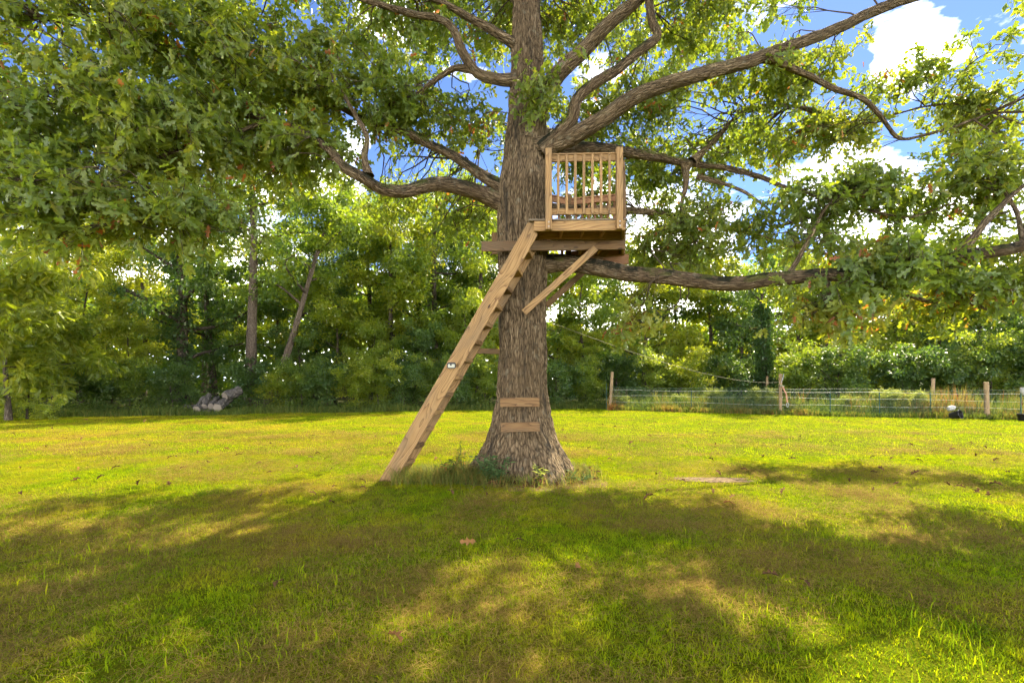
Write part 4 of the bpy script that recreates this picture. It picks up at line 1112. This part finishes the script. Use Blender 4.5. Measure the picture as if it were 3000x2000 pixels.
for k, (u, d, sc, lab) in enumerate(((1745, 21.9, 1.0, 'large feathery pale green plant left of the fence post with the rope'), (1640, 23.6, .95, 'feathery pale plant right of the first green stake'), (1560, 24.2, .7, 'small feathery plant left of the first green stake'),
                                     (2040, 20.6, .95, 'feathery plant at the third green stake from the left'), (2095, 20.4, .9, 'feathery plant left of the leaning wooden post pair'), (1950, 21.4, .7, 'low feathery plant right of the second green stake'),
                                     (1430, 24.6, .6, 'blue-green bushy weed right of the first fence post'))):
    t = thing('feathery_plant', lab, 'plant', (GX(u, d), d, 0), k * 1.3, 'feathery plants along the fence', (sc, sc, sc))
    obj('foliage', fm[k % 2], t)

# ------------------------------------------------------------------ plants at the foot of the oak
def leafy_plant(name, label, x, y, H, n, seed, mat='sage', leaf=.10, spread=.35):
    g = np.random.default_rng(seed); t = thing(name, label, 'plant', (x, y, 0)); st_acc = Acc(); lf = Acc()
    for k in range(n):
        az = g.random() * 6.283; d = np.array((math.cos(az), math.sin(az), 0)); hh = H * g.uniform(.55, 1.0)
        st = spline(np.array([(0, 0, 0), d * spread * .3 * hh + (0, 0, hh * .5), d * spread * hh * g.uniform(.5, 1.2) + (0, 0, hh)]), 9)
        v, f, a, uv = tube(st, np.linspace(.006, .003, 9), 4); st_acc.add(v, f, .2)
        m = int(22 * hh / .5) + 6; b = st[g.integers(2, 9, m)]
        v, f = place_leaves(LAN_T, DIA_F, b, norm(g.normal(size=(m, 3)) * (1, 1, .4) + (0, 0, .25)), norm(np.array((0, 0, 1.0)) + g.normal(size=(m, 3)) * .4), leaf * g.uniform(.6, 1.3, m), 1.3)
        lf.add(v, f, np.repeat(g.random(m), 4))
    obj('stems', st_acc.mesh('stems', M['sage']), t); obj('leaves', lf.mesh('leaves', M[mat]), t, kind='stuff')
leafy_plant('leafy_weed', 'grey-green leafy weed against the left side of the oak foot', P(1118, 1090, 6.95)[0], 6.95, .46, 9, 5, 'sage', .10, .5)
leafy_plant('leafy_weed', 'grey-green leafy weed drooping in front of the oak trunk', P(1146, 1100, 6.85)[0], 6.85, .36, 7, 6, 'sage', .10, .6)
leafy_plant('leafy_weed', 'small yellow-green weed against the right side of the oak foot', P(1243, 1085, 6.9)[0], 6.9, .30, 6, 7, 'feather', .09, .4)
leafy_plant('leafy_weed', 'low trailing weed right of the oak foot', P(1330, 1108, 7.0)[0], 7.0, .14, 9, 8, 'sage', .08, 2.0)
leafy_plant('leafy_weed', 'tall thin dark weed between ladder and oak trunk', P(1062, 1075, 7.25)[0], 7.25, .62, 4, 9, 'weed_leaf', .06, .15)
leafy_plant('leafy_weed', 'bushy weed between ladder and oak, left of the grey-green ones', P(1030, 1090, 7.15)[0], 7.15, .38, 10, 10, 'weed_leaf', .09, .6)
# brown leaf litter between the roots
g = np.random.default_rng(88); N = 420
th = g.random(N) * 6.283; rr_ = .78 + np.abs(g.normal(size=N)) * .20
x = TX + rr_ * np.cos(th) * 1.05; y = TY + rr_ * np.sin(th); p = np.column_stack([x, y, ground_z(x, y) + .03 + .03 * g.random(N)])
v, f = place_leaves(OKS_T, OKS_F, p, g.normal(size=(N, 3)) * (1, 1, .25), norm(np.array((0, 0, 1.0)) + g.normal(size=(N, 3)) * .5), g.uniform(.06, .13, N))
tag(obj('leaf_litter', mesh_np('leaf_litter', v, f, M['fallen']), kind='stuff'), 'brown dead leaves gathered round the oak roots', 'leaf litter')
# rough grass round the roots and the ladder foot
acc = Acc(); N = 6500; g = np.random.default_rng(91)
th = g.random(N) * 6.283; rr_ = .80 + np.abs(g.normal(size=N)) * .22
x = TX + rr_ * np.cos(th); y = TY + rr_ * np.sin(th) * .95
m2 = g.random(N) < .5
x = np.where(m2, g.uniform(-1.75, -.35, N), x); y = np.where(m2, 7.2 + g.normal(size=N) * .18, y)
p = np.column_stack([x, y, ground_z(x, y)])
v, f, a = blades(N, p, g.uniform(.08, .36, N) * np.where(m2, 1.0, .7), np.full(N, .004), .9, np.clip(.52 + .2 * g.normal(size=N), 0, .8), g); acc.add(v, f, a)
tag(obj('rough_grass', acc.mesh('rough_grass', M['weed_leaf']), kind='stuff'), 'dry rough grass left uncut round the oak roots and ladder foot', 'grass')

# ------------------------------------------------------------------ grass blades of the lawn (instanced tufts)
pcol = bpy.data.collections.new('tuft_shapes')
def tuft(name, n, h, w, lean, spread, mat, seed, flat=False, disc=False):
    g = np.random.default_rng(seed)
    p = np.column_stack([g.normal(size=(n, 2)) * spread, np.zeros(n)])
    if disc:
        az = g.random(n) * 6.283; r_ = spread * np.sqrt(g.random(n)) * g.uniform(.85, 1.1, n)
        p = np.column_stack([r_ * np.cos(az), r_ * np.sin(az), np.zeros(n)])
    if flat:
        az = g.random(n) * 6.283; ln = h * g.uniform(.5, 1.3, n); z = g.uniform(.008, .04, n)
        d = np.stack([np.cos(az), np.sin(az), g.normal(size=n) * .18], -1); sd = np.stack([-np.sin(az), np.cos(az), 0 * az], -1) * w
        b = p + np.stack([0 * z, 0 * z, z], -1)
        v = np.stack([b + sd, b - sd, b + d * ln[:, None]], 1).reshape(-1, 3); f = np.arange(n * 3).reshape(-1, 3); a = np.repeat(g.random(n), 3)
    else:
        cl = vnoise(np.column_stack([p[:, :2] * 14, np.full(n, seed * 3.3)]), 5)
        hh = h * g.uniform(.5, 1.25, n) * ((.45 + 1.25 * cl ** 1.5) if disc else 1)
        v, f, a = blades(n, p, hh, np.full(n, w), lean, np.clip(.25 + .5 * cl + .28 * g.normal(size=n), 0, 1) if disc else g.random(n), g)
    o = bpy.data.objects.new(name, mesh_np(name, v, f, M[mat], {'tint': a})); pcol.objects.link(o)
    return o
pstraw = bpy.data.collections.new('straw_shapes'); ptall = bpy.data.collections.new('tall_shapes'); pfar = bpy.data.collections.new('far_shapes')
main = pcol
for k in range(4): tuft('sod%d' % k, 800, .036, .0024, 1.0, .30, 'blade', 200 + k, disc=True)
pcol = pfar
for k in range(3): tuft('far_sod%d' % k, 420, .042, .0042, 1.0, .55, 'blade', 230 + k, disc=True)
pcol = pstraw
for k in range(4): tuft('straw%d' % k, 240, .10, .0015, 0, .16, 'straw', 210 + k, True)
pcol = ptall
for k in range(4): tuft('tall%d' % k, 12, .085, .0030, .6, .12, 'blade', 220 + k)

def scatter(name, coll, pts, sc, label):
    me = bpy.data.meshes.new(name); n = len(pts)
    me.vertices.add(n); me.vertices.foreach_set('co', np.asarray(pts, np.float32).ravel())
    at = me.attributes.new('sc', 'FLOAT', 'POINT'); at.data.foreach_set('value', np.asarray(sc, np.float32))
    at = me.attributes.new('rz', 'FLOAT', 'POINT'); at.data.foreach_set('value', rng.random(n).astype(np.float32) * 6.283)
    o = obj(name, me, kind='stuff', label=label, category='grass')
    ng = bpy.data.node_groups.new(name, 'GeometryNodeTree')
    ng.interface.new_socket('Geometry', in_out='INPUT', socket_type='NodeSocketGeometry'); ng.interface.new_socket('Geometry', in_out='OUTPUT', socket_type='NodeSocketGeometry')
    N_ = ng.nodes.new; K = ng.links.new
    gi = N_('NodeGroupInput'); go = N_('NodeGroupOutput'); ip = N_('GeometryNodeInstanceOnPoints'); ci = N_('GeometryNodeCollectionInfo')
    ci.inputs['Collection'].default_value = coll; ci.inputs['Separate Children'].default_value = True; ci.inputs['Reset Children'].default_value = True
    ip.inputs['Pick Instance'].default_value = True
    a1 = N_('GeometryNodeInputNamedAttribute'); a1.data_type = 'FLOAT'; a1.inputs['Name'].default_value = 'sc'
    a2 = N_('GeometryNodeInputNamedAttribute'); a2.data_type = 'FLOAT'; a2.inputs['Name'].default_value = 'rz'
    cx = N_('ShaderNodeCombineXYZ')
    K(gi.outputs[0], ip.inputs['Points']); K(ci.outputs[0], ip.inputs['Instance'])
    K(a1.outputs['Attribute'], ip.inputs['Scale']); K(a2.outputs['Attribute'], cx.inputs['Z']); K(cx.outputs[0], ip.inputs['Rotation'])
    K(ip.outputs[0], go.inputs[0])
    md = o.modifiers.new('grass', 'NODES'); md.node_group = ng
    return o
def lawn_points(zones, seed, keep=None):
    g = np.random.default_rng(seed); P_ = []; S_ = []
    for y0, y1, dens, s0, s1 in zones:
        w1 = y1 * 1.3 + 1.5; n = int(dens * (y1 - y0) * 2 * w1)
        y = g.uniform(y0, y1, n); x = g.uniform(-w1, w1, n)
        ok = (np.abs(x) < y * 1.3 + 1.5) & (y < edge_y(x) + .3)
        ok &= ((x - TX) ** 2 + (y - TY) ** 2) > .75
        for (cx, cy_, rx, ry) in SOIL: ok &= ((x - cx) / rx) ** 2 + ((y - cy_) / ry) ** 2 > g.uniform(.5, 1.3, n)
        if keep is not None: ok &= keep(x, y, g)
        x = x[ok]; y = y[ok]
        P_.append(np.column_stack([x, y, ground_z(x, y) - .004])); S_.append(g.uniform(s0, s1, len(x)))
    return np.vstack(P_), np.concatenate(S_)
def sod_points(y0, y1, step, seed, s0, s1):
    g = np.random.default_rng(seed)
    X, Y = np.meshgrid(np.arange(-46, 46, step), np.arange(y0, y1, step * .87))
    X = X + (np.arange(X.shape[0]) % 2)[:, None] * step * .5
    x = (X + g.uniform(-.16, .16, X.shape) * step).ravel(); y = (Y + g.uniform(-.16, .16, Y.shape) * step).ravel()
    ok = (np.abs(x) < y * 1.3 + 1.5) & (y < edge_y(x) + .2) & (((x - TX) ** 2 + (y - TY) ** 2) > .85)
    for (cx, cy_, rx, ry) in SOIL: ok &= ((x - cx) / (rx + .12)) ** 2 + ((y - cy_) / (ry + .16)) ** 2 > 1
    x = x[ok]; y = y[ok]
    return np.column_stack([x, y, ground_z(x, y) - .004]), g.uniform(s0, s1, len(x))
p_, s_ = sod_points(1.0, 9.6, .40, 301, .9, 1.15)
scatter('lawn_grass', main, p_, s_, 'short mown green grass of the near lawn round the oak'); print('sods', len(p_))
p_, s_ = sod_points(9.7, 26, .80, 305, .95, 1.2)
scatter('lawn_grass', pfar, p_, s_, 'sunlit mown grass of the far lawn towards the wood'); print('far sods', len(p_))
def drykeep(x, y, g): return fbm(np.column_stack([x * .9, y * .9, x * 0]), 3, 61) + g.normal(size=len(x)) * .06 > .46
p_, s_ = lawn_points([(1.0, 5, 28, .6, 1.2), (5, 9, 16, .7, 1.4), (9, 14, 5, 1.0, 1.6)], 302, drykeep)
scatter('dry_thatch', pstraw, p_, s_, 'dry straw-coloured mowings lying in the lawn'); print('straw', len(p_))
def tallkeep(x, y, g): return fbm(np.column_stack([x * 1.1, y * 1.1, x * 0 + 4]), 2, 62) + g.normal(size=len(x)) * .05 > .53
p_, s_ = lawn_points([(1.0, 5, 14, .7, 1.3), (5, 9, 7, .7, 1.2)], 303, tallkeep)
scatter('tall_blades', ptall, p_, s_, 'longer coarse grass blades standing out of the lawn'); print('tall', len(p_))

# ------------------------------------------------------------------ fallen leaves
FT = OAK_T.copy(); FT[:, 2] = .10 * np.abs(FT[:, 0]) / .29 + .10 * np.sin(FT[:, 1] * 3.2)
fl_me = []
for k in range(3):
    T = FT.copy(); T[:, 2] *= (1 + .6 * k); T[:, 2] += .05 * np.sin(T[:, 1] * 5 + k)
    fl_me.append(mesh_np('fallen_leaf', T, OAK_F, M['fallen']))
g = np.random.default_rng(404)
spots = [(P(u, v_, CAM_H * F2 / (v_ - HY2))[:2]) for u, v_ in ((1200, 1258), (1333, 1322), (1787, 1340), (1857, 1362), (1663, 1165), (2195, 1125), (2180, 1122), (757, 1163), (893, 1480), (1090, 1260), (1655, 1005), (2000, 1090), (2030, 1085), (600, 1068), (180, 1078), (413, 1085), (632, 1365), (1480, 1160))]
for k in range(150):
    d = 6.0 + 12 * g.random() ** 1.3; u = g.uniform(30, 2330); spots.append(np.array((GX(u, d), d)))
for k, q in enumerate(spots):
    x, y = float(q[0]), float(q[1])
    if (x - TX) ** 2 + (y - TY) ** 2 < 1: continue
    o = obj('fallen_leaf', fl_me[k % 3]); o.location = (x, y, float(ground_z(np.array(x), np.array(y))) + .05)
    o.rotation_euler = (g.normal() * .45, g.normal() * .45, g.random() * 6.28); sc = g.uniform(.08, .14); o.scale = (sc, sc, sc)
    tag(o, 'curled brown fallen oak leaf lying on the lawn', 'leaf', 'fallen leaves on the lawn')
